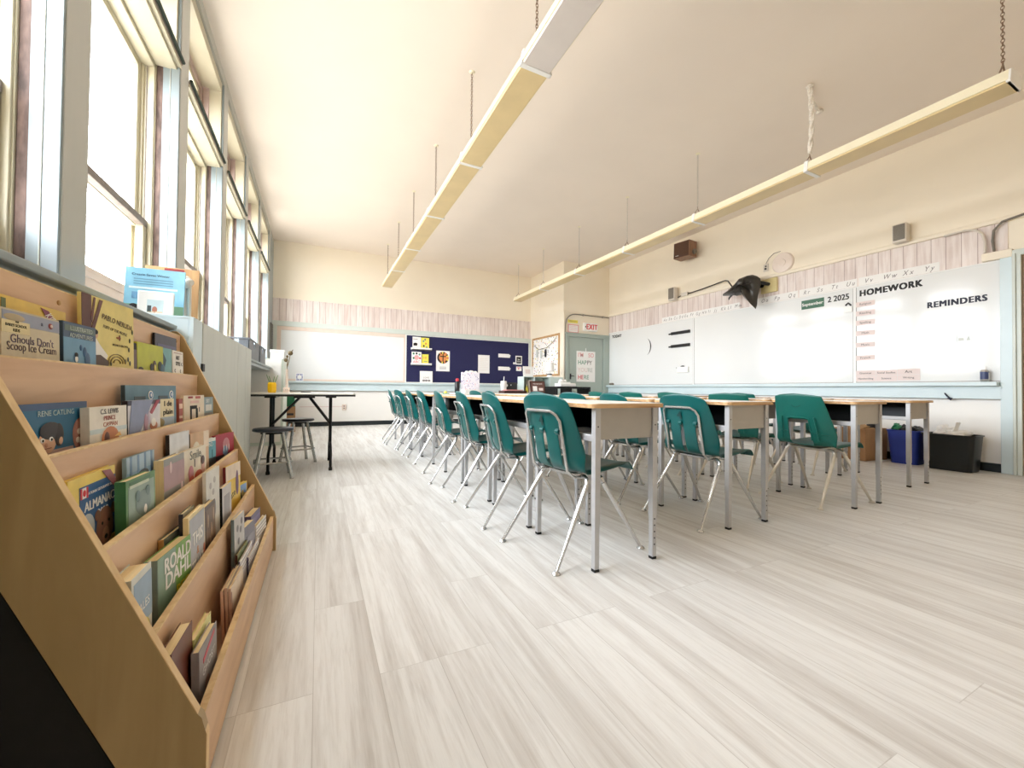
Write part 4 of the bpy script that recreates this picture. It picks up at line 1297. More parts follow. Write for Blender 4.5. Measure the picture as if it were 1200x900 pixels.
def a_blue(c, w, h, y):
    R_(c, 0, w, y, 0, h * .62, cm(112, 158, 190)); R_(c, 0, w, y, h * .62, h, cm(74, 96, 124)); R_(c, w * .03, w * .97, y - .0004, h * .78, h * .93, cm(104, 124, 116))
    TX(c, 'ILLUSTRATED', .019, w * .52, h * .855, y - .001, cm(206, 216, 210)); TX(c, 'ADVENTURES', .019, w * .52, h * .68, y - .001, cm(206, 216, 210))
    for a, b, r in ((.35, .12, .022), (.7, .1, .03), (.5, .4, .012), (.62, .3, .02)): E_(c, w * a, h * b, r * .7, r * 1.5, y - .0006, cm(60, 100, 140))
    E_(c, w * .35, h * .2, .012, .014, y - .0012, K_); E_(c, w * .35, h * .1, .01, .02, y - .0012, W_)
book('blue chapter book with pale title bands in the top tier', 1, -.56, 1.335, .14, 2.5, 1.005, .014, a_blue, cm(80, 104, 132), cm(70, 90, 110))

def a_yellow(c, w, h, y):
    R_(c, 0, w * .16, y - .0003, h * .36, h, cm(98, 60, 58)); c.prism([(w * .14, h * .5), (w * .30, h * .97), (w * .36, h * .97), (w * .18, h * .45)], y - .001, y - .0004, cm(110, 66, 62))
    c.prism([(w * .14, h * .66), (w * .20, h * .98), (w * .23, h * .98), (w * .17, h * .6)], y - .001, y - .0004, cm(110, 66, 62))
    TX(c, 'PABLO NERUDA', .027, w * .65, h * .70, y - .0006, cm(84, 60, 44), rot=-.16, sx=.95); TX(c, 'POET OF THE PEOPLE', .015, w * .60, h * .565, y - .0006, cm(84, 66, 44), rot=-.16)
    TX(c, 'MONICA BROWN', .012, w * .70, h * .34, y - .0006, cm(84, 66, 44)); E_(c, w * .66, h * .46, .017, .006, y - .0006, cm(150, 84, 40)); E_(c, w * .68, h * .465, .006, .015, y - .0008, cm(120, 60, 40))
    # seated figure in a white shirt
    E_(c, w * .22, h * .455, .016, .022, y - .0006, cm(216, 176, 140)); E_(c, w * .215, h * .485, .017, .012, y - .0012, K_)
    c.prism([(w * .13, h * .12), (w * .14, h * .36), (w * .22, h * .40), (w * .30, h * .30), (w * .44, h * .16), (w * .40, h * .08)], y - .0012, y - .0006, W_)
    c.prism([(w * .08, h * .0), (w * .10, h * .14), (w * .30, h * .16), (w * .46, h * .07), (w * .44, 0)], y - .0016, y - .0010, cm(90, 70, 60))
    for a, b in ((.9, .45), (.88, .3), (.86, .14), (.08, .36), (.07, .48), (.5, .05), (.96, .60), (.8, .10), (.9, .08)):
        E_(c, w * a, h * b, .006, .013, y - .0006, cm(70, 74, 40))
    for rr in (.045, .032, .018):
        pts = [(w * .62 + rr * math.cos(t * PI / 8), y - .0006, h * .06 + rr * math.sin(t * PI / 8)) for t in range(9)]
        c.tube(pts, .0022, 5, cm(150, 130, 80))
book('tall yellow picture book with a brown tree and a seated figure in a white shirt', 1, -.56, 1.425, .25, 5.6, 1.092, .008, a_yellow, cm(236, 218, 136))
book('thin dark brown spine beside the lime green book', 1, -.565, 1.752, .03, 11.5, .993, .03, lambda c, w, h, y: (R_(c, w * .4, w, y, 0, h * .75, cm(120, 104, 104)),), cm(40, 32, 34))

def a_lime(c, w, h, y):
    E_(c, w * .62, h * .18, .026, .05, y - .0006, cm(84, 62, 40)); E_(c, w * .5, h * .12, .02, .035, y - .0006, cm(60, 48, 40)); E_(c, w * .63, h * .12, .014, .03, y - .0012, cm(226, 210, 90))
    E_(c, w * .85, h * .2, .032, .045, y - .0006, cm(60, 66, 40)); E_(c, w * .95, h * .12, .03, .04, y - .0012, cm(70, 110, 130)); E_(c, w * .1, h * .02, .03, .02, y - .0006, cm(70, 60, 40))
book('lime green book with a brown bird in the top tier', 1, -.56, 1.791, .20, 4.0, 1.0, .010, a_lime, cm(196, 200, 62))
book('dark violet book leaning against the back of the top tier', 1, -.588, 2.05, .22, 3.0, 1.061, .008, lambda c, w, h, y: (R_(c, w * .1, w * .95, y, h * .3, h * .75, cm(92, 88, 128)), TX(c, 'Storm & Sea', .028, w * .55, h * .42, y - .0006, cm(190, 186, 206))), cm(74, 72, 88), cm(30, 28, 32))
book('narrow teal and navy paperback between the lime and white books', 1, -.553, 2.012, .085, 3.7, 1.0, .006, lambda c, w, h, y: c.prism([(w * .05, 0), (w * .35, h * .5), (0, h * .8), (0, 0)], y - .0006, y, cm(40, 74, 90)), cm(120, 176, 180))
def a_art(c, w, h, y):
    TX(c, 'ART', .030, w * .45, h * .68, y, K_, offset=.001); TX(c, 'STYLE', .028, w * .48, h * .42, y, K_, offset=.001, sx=.9)
    for a, b in ((.2, .1), (.72, .1), (.85, .42)): E_(c, w * a, h * b, .012, .018, y, K_); E_(c, w * a, h * b, .007, .012, y - .0006, W_)
    R_(c, w * .1, w * .9, y, h * .88, h * .92, cm(190, 160, 150))
book('white book with bold black ART lettering at the right of the top tier', 1, -.548, 2.098, .13, 1.0, .998, .007, a_art, cm(238, 232, 222))

# tier two
def a_cat(c, w, h, y):
    R_(c, 0, w, y, 0, h, cm(34, 102, 138)); R_(c, 0, w, y - .0003, h * .88, h, cm(60, 84, 124))
    TX(c, 'RENE CATLING', .019, w * .5, h * .80, y - .0008, cm(190, 206, 206), sx=1.15)
    E_(c, w * .36, h * .26, .045, .05, y - .0006, cm(226, 180, 146)); E_(c, w * .40, h * .46, .055, .038, y - .0012, cm(44, 32, 30)); E_(c, w * .52, h * .36, .026, .05, y - .0012, cm(44, 32, 30))
    for a in (.28, .40): E_(c, w * a, h * .30, .011, .010, y - .0018, W_); E_(c, w * a, h * .295, .005, .006, y - .0024, K_)
    E_(c, w * .33, h * .20, .008, .010, y - .0020, cm(206, 150, 120)); E_(c, w * .54, h * .24, .012, .018, y - .0016, cm(222, 176, 142)); R_(c, w * .26, w * .40, y - .0022, h * .125, h * .14, cm(150, 70, 60))
    R_(c, w * .15, w * .75, y - .0006, 0, h * .08, cm(196, 160, 150))
    E_(c, w * .86, h * .30, .045, .075, y - .0008, cm(160, 110, 96)); 
    for a, b in ((.82, .18), (.9, .26), (.84, .36), (.92, .42), (.88, .12)): E_(c, w * a, h * b, .014, .014, y - .0016, cm(224, 206, 190))
book('blue picture book with a dark haired cartoon boy at the left of the second tier', 2, -.49, 1.042, .24, 0, .811, .007, a_cat, cm(34, 102, 138))
def a_casp(c, w, h, y):
    TX(c, 'C.S. LEWIS', .021, w * .5, h * .86, y, cm(60, 54, 66)); TX(c, 'PRINCE', .019, w * .5, h * .68, y, cm(170, 90, 80)); TX(c, 'CASPIAN', .019, w * .52, h * .51, y, cm(186, 110, 80))
    E_(c, w * .5, h * .12, .072, .075, y - .0003, cm(214, 214, 206)); E_(c, w * .5, h * .12, .064, .067, y - .0009, cm(196, 122, 66))
    E_(c, w * .4, h * .12, .02, .04, y - .0014, cm(110, 62, 40)); c.prism([(w * .6, h * .16), (w * .75, h * .26), (w * .8, h * .14)], y - .002, y - .0012, cm(238, 196, 120))
    R_(c, 0, w, y + .0002, h * .3, h * .42, cm(206, 220, 222))
book('cream paperback with a round orange painting in the second tier', 2, -.475, 1.242, .17, 2.8, .797, .016, a_casp, cm(240, 234, 222))
def a_uni(c, w, h, y):
    c.prism([(0, 0), (w * .1, h), (w * .75, h), (w * .3, 0)], y - .0006, y, cm(144, 154, 186)); R_(c, 0, w, y - .0003, h * .86, h, cm(92, 88, 106))
    c.prism([(w * .7, h * .55), (w * .98, h * .98), (w * .86, h * .98), (w * .62, h * .6)], y - .0012, y - .0006, cm(176, 70, 84))
    E_(c, w * .5, h * .3, .02, .06, y - .0012, cm(180, 140, 160)); E_(c, w * .6, h * .45, .012, .045, y - .0012, cm(206, 196, 216)); E_(c, w * .75, h * .18, .04, .03, y - .0012, cm(190, 120, 90)); E_(c, w * .74, h * .28, .025, .03, y - .0016, W_)
book('lilac grey book with a red ribbon in front of the French reader', 2, -.465, 1.432, .20, 3.7, .807, .012, a_uni, cm(226, 224, 230), cm(50, 44, 56))
def a_french(c, w, h, y):
    R_(c, w * .06, w * .46, y, 0, h * .66, cm(238, 224, 186)); R_(c, w * .54, w * .94, y, 0, h * .68, cm(238, 224, 186))
    for a in (.44, .88): E_(c, w * a, h * .78, .020, .026, y - .0006, W_); E_(c, w * a, h * .78, .014, .019, y - .0012, cm(80, 130, 186)); E_(c, w * a, h * .78, .006, .011, y - .0018, W_)
    for a in (.24, .70): R_(c, w * a - .03, w * a + .03, y - .0006, h * .68, h * .76, cm(90, 104, 112))
    TX(c, 'l de', .032, w * .80, h * .56, y - .0006, K_, offset=.001, sx=1.3); TX(c, 'plain', .032, w * .80, h * .36, y - .0006, K_, offset=.001, sx=1.3)
    R_(c, w * .54, w * .94, y - .0004, 0, h * .24, cm(176, 190, 204)); E_(c, w * .6, h * .12, .05, .03, y - .0008, cm(150, 130, 80))
book('steel blue bordered French reader, widest in the second tier', 2, -.508, 1.545, .30, 8.0, .850, .010, a_french, cm(112, 146, 164), cm(60, 84, 100))
book('red and tan spine between the French reader and the cream dog book', 2, -.478, 1.93, .03, 6.2, .80, .03, lambda c, w, h, y: (R_(c, 0, w, y, h * .6, h * .8, cm(230, 200, 180)), R_(c, 0, w, y, h * .2, h * .3, cm(220, 190, 170))), cm(164, 84, 72))
def a_dog(c, w, h, y):
    R_(c, w * .2, w * .42, y, h * .88, h * .96, cm(170, 60, 60)); R_(c, w * .55, w * .8, y, h * .86, h * .96, cm(190, 90, 80)); R_(c, w * .3, w * .72, y, h * .68, h * .78, cm(236, 200, 190))
    R_(c, w * .28, w * .62, y, h * .44, h * .58, K_); R_(c, w * .28, w * .36, y, 0, h * .46, K_); R_(c, w * .56, w * .66, y, 0, h * .46, K_); R_(c, w * .72, w * .76, y, h * .3, h * .5, cm(120, 120, 120))
book('cream book with a black long legged silhouette in the second tier', 2, -.472, 1.965, .16, 11.2, .812, .012, a_dog, cm(240, 226, 206))
book('grey green book tilted at the right end of the second tier', 2, -.464, 2.20, .14, 5, .80, .014, lambda c, w, h, y: (R_(c, w * .3, w * .85, y, h * .3, h * .62, cm(226, 224, 216)), R_(c, w * .1, w * .9, y, 0, h * .2, cm(150, 140, 130)), TX(c, 'SKY', .03, w * .5, h * .8, y, W_)), cm(142, 162, 168), cm(70, 140, 128))

# tier three
def a_alm(c, w, h, y):
    R_(c, w * .2, w, y, 0, h * .86, cm(44, 92, 146)); R_(c, w * .21, w * .36, y - .0004, h * .70, h * .84, W_); E_(c, w * .285, h * .77, .008, .011, y - .0010, M['red']); 
    for a in (.21, .33): R_(c, w * a, w * a + .006, y - .0010, h * .70, h * .84, M['red'])
    TX(c, 'ALMANAC', .034, w * .62, h * .57, y - .0006, W_, sx=.95, offset=.001); TX(c, '2020', .028, w * .68, h * .41, y - .0006, W_); TX(c, 'NATIONAL GEOGRAPHIC KIDS', .010, w * .64, h * .74, y - .0006, W_)
    c.prism([(w * .66, h * .98), (w * .86, h * .96), (w * 1.0, h * .78), (w * .94, h * .70)], y - .0014, y - .0006, cm(150, 80, 90))
    E_(c, w * .72, h * .18, .052, .070, y - .0008, cm(140, 96, 76)); E_(c, w * .72, h * .06, .022, .03, y - .0014, cm(170, 126, 100)); E_(c, w * .72, h * .03, .010, .009, y - .0020, K_)
    for a in (.55, .92): E_(c, w * a, h * .38, .016, .02, y - .0012, cm(120, 80, 62))
    for a in (.64, .80): E_(c, w * a, h * .24, .005, .006, y - .0020, K_)
    E_(c, w * .34, h * .28, .04, .05, y - .0004, cm(190, 196, 200))
book('yellow bordered almanac with a brown bear at the left of the third tier', 3, -.426, 1.055, .195, 0, .664, .012, a_alm, cm(240, 212, 100), cm(232, 204, 90))
def a_green(c, w, h, y):
    R_(c, w * .06, w * .95, y, h * .05, h * .86, cm(150, 172, 160)); R_(c, w * .1, w * .75, y - .0005, h * .82, h * .88, cm(206, 216, 196)); R_(c, w * .1, w * .8, y - .0005, h * .90, h * .95, cm(90, 128, 100))
    E_(c, w * .55, h * .45, .055, .055, y - .0006, cm(126, 146, 144)); E_(c, w * .36, h * .62, .018, .025, y - .0008, cm(110, 134, 132)); E_(c, w * .7, h * .64, .018, .025, y - .0008, cm(110, 134, 132)); E_(c, w * .6, h * .3, .012, .02, y - .0012, W_); E_(c, w * .45, h * .08, .028, .02, y - .0012, cm(226, 196, 70))
g3 = book('thick green chapter book with a grey animal in the third tier', 3, -.386, 1.190, .145, 3.6, .632, .020, a_green, cm(104, 146, 100), cm(74, 132, 88))
book('pale blue striped book with a cream label behind the green chapter book', 3, -.422, 1.30, .165, 1.8, .669, .008, lambda c, w, h, y: (R_(c, 0, w, y, h * .75, h, cm(176, 200, 218)), R_(c, w * .25, w * .8, y - .0004, h * .3, h * .62, cm(238, 222, 170)), [R_(c, w * a, w * a + .012, y - .0004, h * .62, h, cm(120, 154, 190)) for a in (.1, .35, .6, .85)], E_(c, w * .55, h * .66, .045, .02, y - .0010, cm(90, 96, 104))), cm(150, 186, 212))
book('thick book with a mauve grey cover in the middle of the third tier', 3, -.388, 1.44, .16, 2.5, .639, .022, lambda c, w, h, y: (R_(c, 0, w, y, h * .3, h * .85, cm(178, 146, 150)), E_(c, w * .3, h * .78, .012, .03, y - .0005, cm(232, 206, 206)), E_(c, w * .85, h * .2, .014, .03, y - .0005, cm(220, 196, 196))), cm(150, 150, 146), M['page'], roll=0)
def a_smile(c, w, h, y):
    TX(c, 'Smile', .052, w * .5, h * .80, y, cm(96, 106, 96)); E_(c, w * .28, h * .3, .03, .05, y - .0004, cm(206, 140, 156)); E_(c, w * .62, h * .16, .05, .035, y - .0006, cm(196, 90, 62)); E_(c, w * .84, h * .38, .022, .06, y - .0005, cm(220, 170, 150)); E_(c, w * .3, h * .1, .03, .03, y - .0009, cm(206, 110, 90)); R_(c, w * .44, w * .47, y - .0004, h * .45, h * .68, cm(80, 70, 70)); E_(c, w * .82, h * .56, .024, .03, y - .0009, cm(90, 60, 50))
book('cream book with scrawled title and red figures in the third tier', 3, -.383, 1.606, .18, 6.5, .640, .014, a_smile, cm(240, 230, 210))
book('white book with blue mountains at the back of the third tier', 3, -.424, 1.622, .168, 3.7, .692, .010, lambda c, w, h, y: (E_(c, w * .35, h * .45, .05, .05, y, cm(90, 108, 150)), E_(c, w * .7, h * .42, .05, .045, y - .0003, cm(110, 124, 160)), R_(c, 0, w, y - .0006, 0, h * .32, cm(180, 176, 150))), cm(234, 236, 240), cm(36, 34, 36))
book('tan and brown photo book at the back right of the third tier', 3, -.424, 1.852, .168, 7.5, .671, .010, lambda c, w, h, y: (E_(c, w * .3, h * .6, .04, .05, y, cm(236, 226, 206)), E_(c, w * .4, h * .35, .03, .03, y - .0003, cm(60, 44, 36)), R_(c, w * .7, w, y, h * .6, h, cm(244, 226, 206))), cm(220, 184, 146), cm(60, 46, 40))
book('teal adventure book with white title in the third tier', 3, -.388, 1.872, .155, 9.7, .640, .012, lambda c, w, h, y: (R_(c, w * .06, w, y, h * .30, h * .88, cm(96, 170, 190)), R_(c, w * .06, w, y, 0, h * .32, cm(40, 56, 66)), TX(c, 'ISLAND', .030, w * .55, h * .78, y - .0006, W_), [R_(c, w * a, w * a + .01, y - .0004, h * .3, h * .6, cm(60, 120, 140)) for a in (.25, .5, .75)]), cm(236, 236, 232))
book('crimson fantasy book at the right end of the third tier', 3, -.378, 2.02, .17, 12.0, .645, .016, lambda c, w, h, y: (E_(c, w * .55, h * .55, .05, .06, y, cm(206, 140, 146)), E_(c, w * .5, h * .3, .04, .05, y - .0004, cm(110, 140, 176)), R_(c, 0, w, y - .0008, 0, h * .18, cm(60, 50, 60)), [E_(c, w * a, h * .42, .004, .03, y - .001, W_) for a in (.4, .55, .7)]), cm(176, 52, 70), cm(150, 40, 54))

# tier four
book('blue and yellow paperback at the left end of the fourth tier', 4, -.315, 1.006, .10, 0, .476, .046, lambda c, w, h, y: (R_(c, w * .1, w, y, h * .4, h * .92, cm(150, 176, 200)), E_(c, w * .6, h * .2, .035, .06, y - .0005, cm(206, 196, 84)), TX(c, 'TALES', .030, w * .5, h * .6, y - .0006, W_)), cm(220, 222, 214), cm(200, 196, 176))
def a_dahl(c, w, h, y):
    R_(c, 0, w * .5, y - .0002, 0, h, cm(136, 166, 146)); R_(c, w * .5, w, y - .0002, 0, h, cm(118, 164, 74)); TX(c, 'ROALD', .062, w * .58, h * .80, y - .0008, W_, offset=.003, sx=.85); TX(c, 'DAHL', .064, w * .58, h * .55, y - .0008, W_, offset=.003)
    TX(c, 'BFG', .05, w * .72, h * .24, y - .0008, cm(236, 206, 40), offset=.002)
book('thick green paperback with big white author lettering in the fourth tier', 4, -.308, 1.118, .17, 6.0, .470, .044, a_dahl, cm(124, 168, 90), cm(126, 148, 146))
book('brown spined paperback behind the thick green one in the fourth tier', 4, -.336, 1.20, .14, 4.6, .460, .012, None, cm(90, 96, 92), cm(200, 150, 90))
def a_this(c, w, h, y):
    R_(c, w * .05, w * .95, y, h * .04, h * .95, cm(176, 178, 186)); TX(c, 'THIS', .062, w * .5, h * .62, y - .0006, W_, offset=.003, sx=.9); TX(c, '&', .04, w * .5, h * .42, y - .0006, cm(206, 140, 80)); TX(c, 'THAT', .062, w * .52, h * .22, y - .0006, W_, offset=.003, sx=.85); E_(c, w * .9, h * .3, .012, .03, y - .0008, cm(196, 110, 80))
book('grey book with white THIS and THAT lettering in the fourth tier', 4, -.312, 1.352, .155, 1.2, .490, .012, a_this, cm(240, 220, 170))
book('grey and black spine behind the grey lettered book in the fourth tier', 4, -.338, 1.35, .10, 1.3, .500, .010, None, cm(120, 116, 100), cm(60, 62, 74))
book('dark brown photo paperback in the middle of the fourth tier', 4, -.315, 1.548, .125, 1.5, .467, .016, lambda c, w, h, y: (R_(c, w * .12, w, y, 0, h * .92, cm(110, 84, 66)), [E_(c, w * a, h * b, .010, .03, y - .0004, cm(176, 146, 116)) for a, b in ((.3, .7), (.6, .5), (.5, .25), (.8, .75))]), cm(80, 60, 48), K_)
book('tall pale grey book in the fourth tier', 4, -.328, 1.655, .15, 3.3, .558, .010, lambda c, w, h, y: ([E_(c, w * a, h * b, .012, .035, y, cm(120, 118, 120)) for a, b in ((.2, .45), (.4, .5), (.6, .48), (.3, .15), (.55, .2))], [E_(c, w * a, h * b, .016, .014, y, cm(190, 184, 180)) for a, b in ((.3, .8), (.6, .85), (.5, .7))]), cm(226, 224, 216))
book('slim grey book in front of the tall pale grey one', 4, -.316, 1.80, .12, 4, .470, .012, lambda c, w, h, y: (R_(c, w * .2, w * .8, y, h * .2, h * .8, cm(160, 156, 160)),), cm(206, 202, 200), K_)
book('yellow and purple book at the back right of the fourth tier', 4, -.340, 2.01, .16, 9.5, .515, .010, lambda c, w, h, y: (E_(c, w * .75, h * .6, .02, .07, y - .0005, cm(110, 66, 100)), TX(c, 'Nate', .05, w * .35, h * .4, y - .0005, cm(96, 84, 30), rot=.3), R_(c, 0, w, y, h * .72, h, cm(240, 222, 200))), cm(240, 206, 84), cm(120, 30, 40))
book('yellow spined book with a blue sky picture in the fourth tier', 4, -.306, 1.955, .13, 14, .441, .026, lambda c, w, h, y: (R_(c, w * .1, w * .95, y, h * .5, h * .92, cm(136, 176, 226)), E_(c, w * .5, h * .3, .04, .05, y - .0004, cm(50, 46, 40)), E_(c, w * .65, h * .5, .02, .03, y - .0005, cm(206, 180, 110))), cm(236, 204, 66), cm(226, 190, 50))

# tier five (floor level)
book('slim maroon book with wide cream pages at the left of the bottom tier', 5, -.254, 1.015, .13, 1.3, .315, .022, None, cm(110, 56, 40), zbase=.056)
def a_grey5(c, w, h, y):
    R_(c, 0, w, y, 0, h, cm(140, 134, 136)); c.prism([(w * .2, h * .82), (w * .85, h * .96), (w * .85, h * .90), (w * .2, h * .76)], y - .0008, y, cm(206, 70, 90)); TX(c, 'GHOST', .032, w * .5, h * .66, y - .0006, cm(206, 204, 206), rot=.1); E_(c, w * .4, h * .3, .025, .045, y - .0006, cm(150, 112, 96)); E_(c, w * .55, h * .08, .05, .03, y - .0008, cm(60, 40, 60))
book('grey paperback with a red title label in the bottom tier', 5, -.228, 1.10, .13, 3.0, .262, .014, a_grey5, cm(150, 144, 146), zbase=.056)
book('pale yellow paperback with green print behind the red labelled one', 5, -.246, 1.075, .13, 2.0, .268, .012, lambda c, w, h, y: [R_(c, w * a, w * b, y, h * z, h * z + .018, cm(96, 116, 60)) for a, b, z in ((.05, .3, .8), (.02, .4, .65), (.05, .5, .5), (.1, .35, .35))], cm(232, 226, 150), zbase=.056)
for k, (x, y, z) in enumerate(((-.231, 1.48, .232), (-.240, 1.475, .238), (-.249, 1.47, .232))):
    book('thin cream workbook, %s of the three leaning mid bottom tier' % ('front', 'middle', 'rear')[k], 5, x, y, .18, 1.5, z, .007, lambda c, w, h, y: (R_(c, w * .02, w * .06, y, h * .1, h * .9, cm(150, 84, 70)),), (cm(226, 206, 186), cm(222, 206, 186), cm(206, 170, 150))[k], cm(216, 180, 160), zbase=.056, lean=.05)
book('speckled grey book standing tallest in the bottom tier', 5, -.262, 1.715, .13, 5.2, .375, .010, lambda c, w, h, y: ([E_(c, w * a, h * b, .014, .014, y, cm(120, 116, 116)) for a, b in ((.3, .85), (.6, .8), (.4, .68), (.7, .9))],), cm(196, 192, 190), cm(120, 140, 150), zbase=.056)
book('dark spined grey paperback in the bottom tier', 5, -.248, 1.80, .12, 9, .302, .026, lambda c, w, h, y: (R_(c, w * .2, w * .9, y, h * .3, h * .8, cm(150, 146, 160)), E_(c, w * .7, h * .4, .02, .03, y - .0004, cm(206, 200, 190))), cm(120, 116, 130), cm(40, 40, 50), zbase=.056)
book('violet backed paperback at the far end of the bottom tier', 5, -.252, 2.05, .15, 6, .290, .030, lambda c, w, h, y: (R_(c, w * .05, w * .95, y, h * .1, h * .9, cm(110, 100, 150)),), cm(90, 82, 120), cm(80, 72, 110), zbase=.056)
book('open topped white paper bundle at the far end of the bottom tier', 5, -.229, 1.98, .17, 6, .268, .014, lambda c, w, h, y: [R_(c, 0, w, y, h * z, h * z + .004, cm(130, 124, 130)) for z in (.6, .7, .8, .9)], cm(236, 230, 224), zbase=.056)
for k, (x, y, z) in enumerate(((-.222, 1.735, .228), (-.231, 1.73, .236))):
    book('thin white magazine leaning on the bottom lip, %s of two' % ('front', 'rear')[k], 5, x, y, .22, 2.0, z, .005, lambda c, w, h, y: [R_(c, 0, w, y, h * zz, h * zz + .003, cm(150, 146, 160)) for zz in (.7, .8, .9)], cm(236, 234, 236), cm(110, 100, 130), zbase=.056)
book('olive green booklet in the middle of the bottom tier', 5, -.241, 1.72, .16, 3.0, .255, .006, None, cm(104, 116, 60), cm(90, 50, 40), zbase=.056)

# ================================================================ CABINET BEHIND THE RACK
cabx = -.555
cb = thing('storage_cabinet', 'tall cabinet with pale blue end and whitewashed doors behind the book rack', 'cabinet', (-.72, 3.40, 0))
def cl(x): return x + .72
def cy_(y): return y - 3.40
MB().box(cl(-.90), cl(cabx - .022), cy_(2.46), cy_(4.33), 0, 1.19).build('carcass', M['cab_blue'], cb, bevel=.003)
MB().box(cl(cabx - .021), cl(cabx - .002), cy_(2.455), cy_(2.62), 0.04, 1.192).build('face_frame', M['cab_blue'], cb, bevel=.002)
MB().box(cl(-.895), cl(cabx - .012), cy_(2.455), cy_(4.335), 1.186, 1.194).build('top_board', M['cab_blue'], cb)
for a, b in ((2.628, 3.66), (3.672, 4.03), (4.038, 4.33)):
    dd = MB().box(cl(cabx - .02), cl(cabx), cy_(a), cy_(b), .06, 1.19).build('door', M['cab_door'], cb, bevel=.002)
MB().box(cl(cabx - .004), cl(cabx + .008), cy_(2.60), cy_(2.64), .93, .97).box(cl(cabx - .004), cl(cabx + .006), cy_(2.60), cy_(2.65), .30, .36).build('hinge', M['charcoal'], cb)

def on_cab(name, label, cat, x0, w, y, h, draw, m, lean, t=.01, rz=0.0, z=1.1945):
    return card(name, label, cat, x0, z, w, h, draw, y=y, mat_=m, lean=lean, thick=t, rz=rz)

def a_sky(o, w, h, y):
    o.box(0, w, y, y + .0005, 0, h * .25, cm(120, 160, 130)); o.text('Cressie Saves Winter', .017, w * .42, h * .86, y, cm(40, 70, 110), 'CENTER')
    for k in (.76, .71, .66): o.box(w * .14, w * .80, y, y + .0005, h * k, h * k + .005, cm(110, 160, 190))
    o.box(w * .07, w * .88, y, y + .0005, h * .57, h * .61, cm(226, 240, 244)); o.box(w * .12, w * .84, y, y + .0005, h * .36, h * .5, cm(120, 170, 210))
    o.ell((w * .16, y - .0005, h * .18), .02, .001, .02, M['ink']); o.ell((w * .14, y - .0005, h * .08), .028, .001, .025, M['ink']); o.ell((w * .20, y - .001, h * .12), .008, .001, .012, M['white_paper']); o.ell((w * .34, y - .0005, h * .06), .012, .001, .03, M['ink'])
on_cab('picture_book', 'light blue picture book standing on the pale blue cabinet', 'book', -.868, .235, 2.60, .25, a_sky, cm(146, 204, 230), .10)
fr_ = thing('photo_frame', 'small white photo frame in front of the light blue book', 'photo frame', (-.79, 2.515, 1.1945), (-.10, 0, 0))
MB().box(0, .14, -.012, 0, 0, .118).build('frame', M['white'], fr_, bevel=.006, seg=3)
MB().box(.038, .100, -.0135, -.011, .012, .075, cm(206, 226, 230)).box(.04, .055, -.0142, -.0135, .013, .045, cm(40, 60, 60)).ell((.068, -.0138, .026), .01, .0006, .016, cm(190, 120, 96)).box(.04, .098, -.0142, -.0135, .012, .017, cm(226, 200, 160)).build('photo', parent=fr_)
on_cab('wooden_board', 'upright tan wooden board behind the light blue book', 'board', -.845, .235, 2.76, .305, lambda o, w, h, y: o.box(w * .35, w * .72, y, y + .0005, h * .90, h * .98, cm(150, 50, 54)), M['cork'], .10, .012)
lac = MB()
for k in range(5):
    x = -.672 + k * .012
    lac.tube([(x, 2.665 + .008 * (k % 2), 1.196 + .02 * j) for j in range(11)], .0085, 6)
for k in range(5):
    lac.ell((-.65 + .022 * math.cos(k * 1.3), 2.662 + .01 * math.sin(k), 1.405 + .016 * math.sin(k * 1.3)), .022, .016, .02)
o = lac.build('macrame_bundle', M['speaker_white'])
tag(o, 'cream knotted cord bundle beside the light blue book', 'cord bundle')

# ================================================================ BASKETS ON THE SILL, FAR LEFT
def basket(label, y0, y1):
    b = thing('storage_basket', label, 'basket', (-.755, (y0 + y1) / 2, 1.1455), 0, 'grey baskets on the sill')
    hy = (y1 - y0) / 2; hx = .125
    s_ = MB()
    t = .006
    def wl(a, b_, c, d, z0, z1): s_.box(a, b_, c, d, z0, z1)
    wl(-hx, hx, -hy, hy, 0, t)
    for sx in (-1, 1):
        x = sx * hx
        wl(min(x, x - sx * t), max(x, x - sx * t), -hy, -.06, t, .19); wl(min(x, x - sx * t), max(x, x - sx * t), .06, hy, t, .19); wl(min(x, x - sx * t), max(x, x - sx * t), -.06, .06, t, .12)
    for sy in (-1, 1):
        y = sy * hy
        wl(-hx, -.04, min(y, y - sy * t), max(y, y - sy * t), t, .19); wl(.04, hx, min(y, y - sy * t), max(y, y - sy * t), t, .19); wl(-.04, .04, min(y, y - sy * t), max(y, y - sy * t), t, .12)
    s_.build('tub', M['basket'], b)
    MB().box(-hx - .008, hx + .008, -hy - .008, -hy + .004, .185, .2).box(-hx - .008, hx + .008, hy - .004, hy + .008, .185, .2).box(-hx - .008, -hx + .004, -hy, hy, .185, .2).box(hx - .004, hx + .008, -hy, hy, .185, .2).build('rim', M['basket'], b, bevel=.003)
basket('grey plastic basket on the sill, nearer of two', 4.75, 5.50)
basket('grey plastic basket on the sill, farther of two', 5.58, 6.12)

# pale green cabinet further along
gc = thing('side_cabinet', 'pale green cabinet against the window wall near the back corner', 'cabinet', (-.665, 7.2, 0))
MB().box(-.225, .185, -.40, .40, 0, 1.27).build('carcass', M['cab_green'], gc, bevel=.004)
MB().box(.186, .20, -.39, .39, .05, 1.25).build('door', M['cab_green'], gc, bevel=.003)
MB().box(-.21, .17, -.408, -.401, .05, 1.25).build('end_panel', M['white_wall'], gc, bevel=.003)
bx_ = thing('paper_box', 'white box on top of the pale green cabinet', 'box', (-.57, 7.02, 1.271), .06)
MB().box(-.085, .095, -.20, .20, 0, .13).build('box', M['white'], bx_, bevel=.004)
MB().box(-.09, .10, -.205, .205, .10, .135).build('lid', M['white_paper'], bx_, bevel=.003)

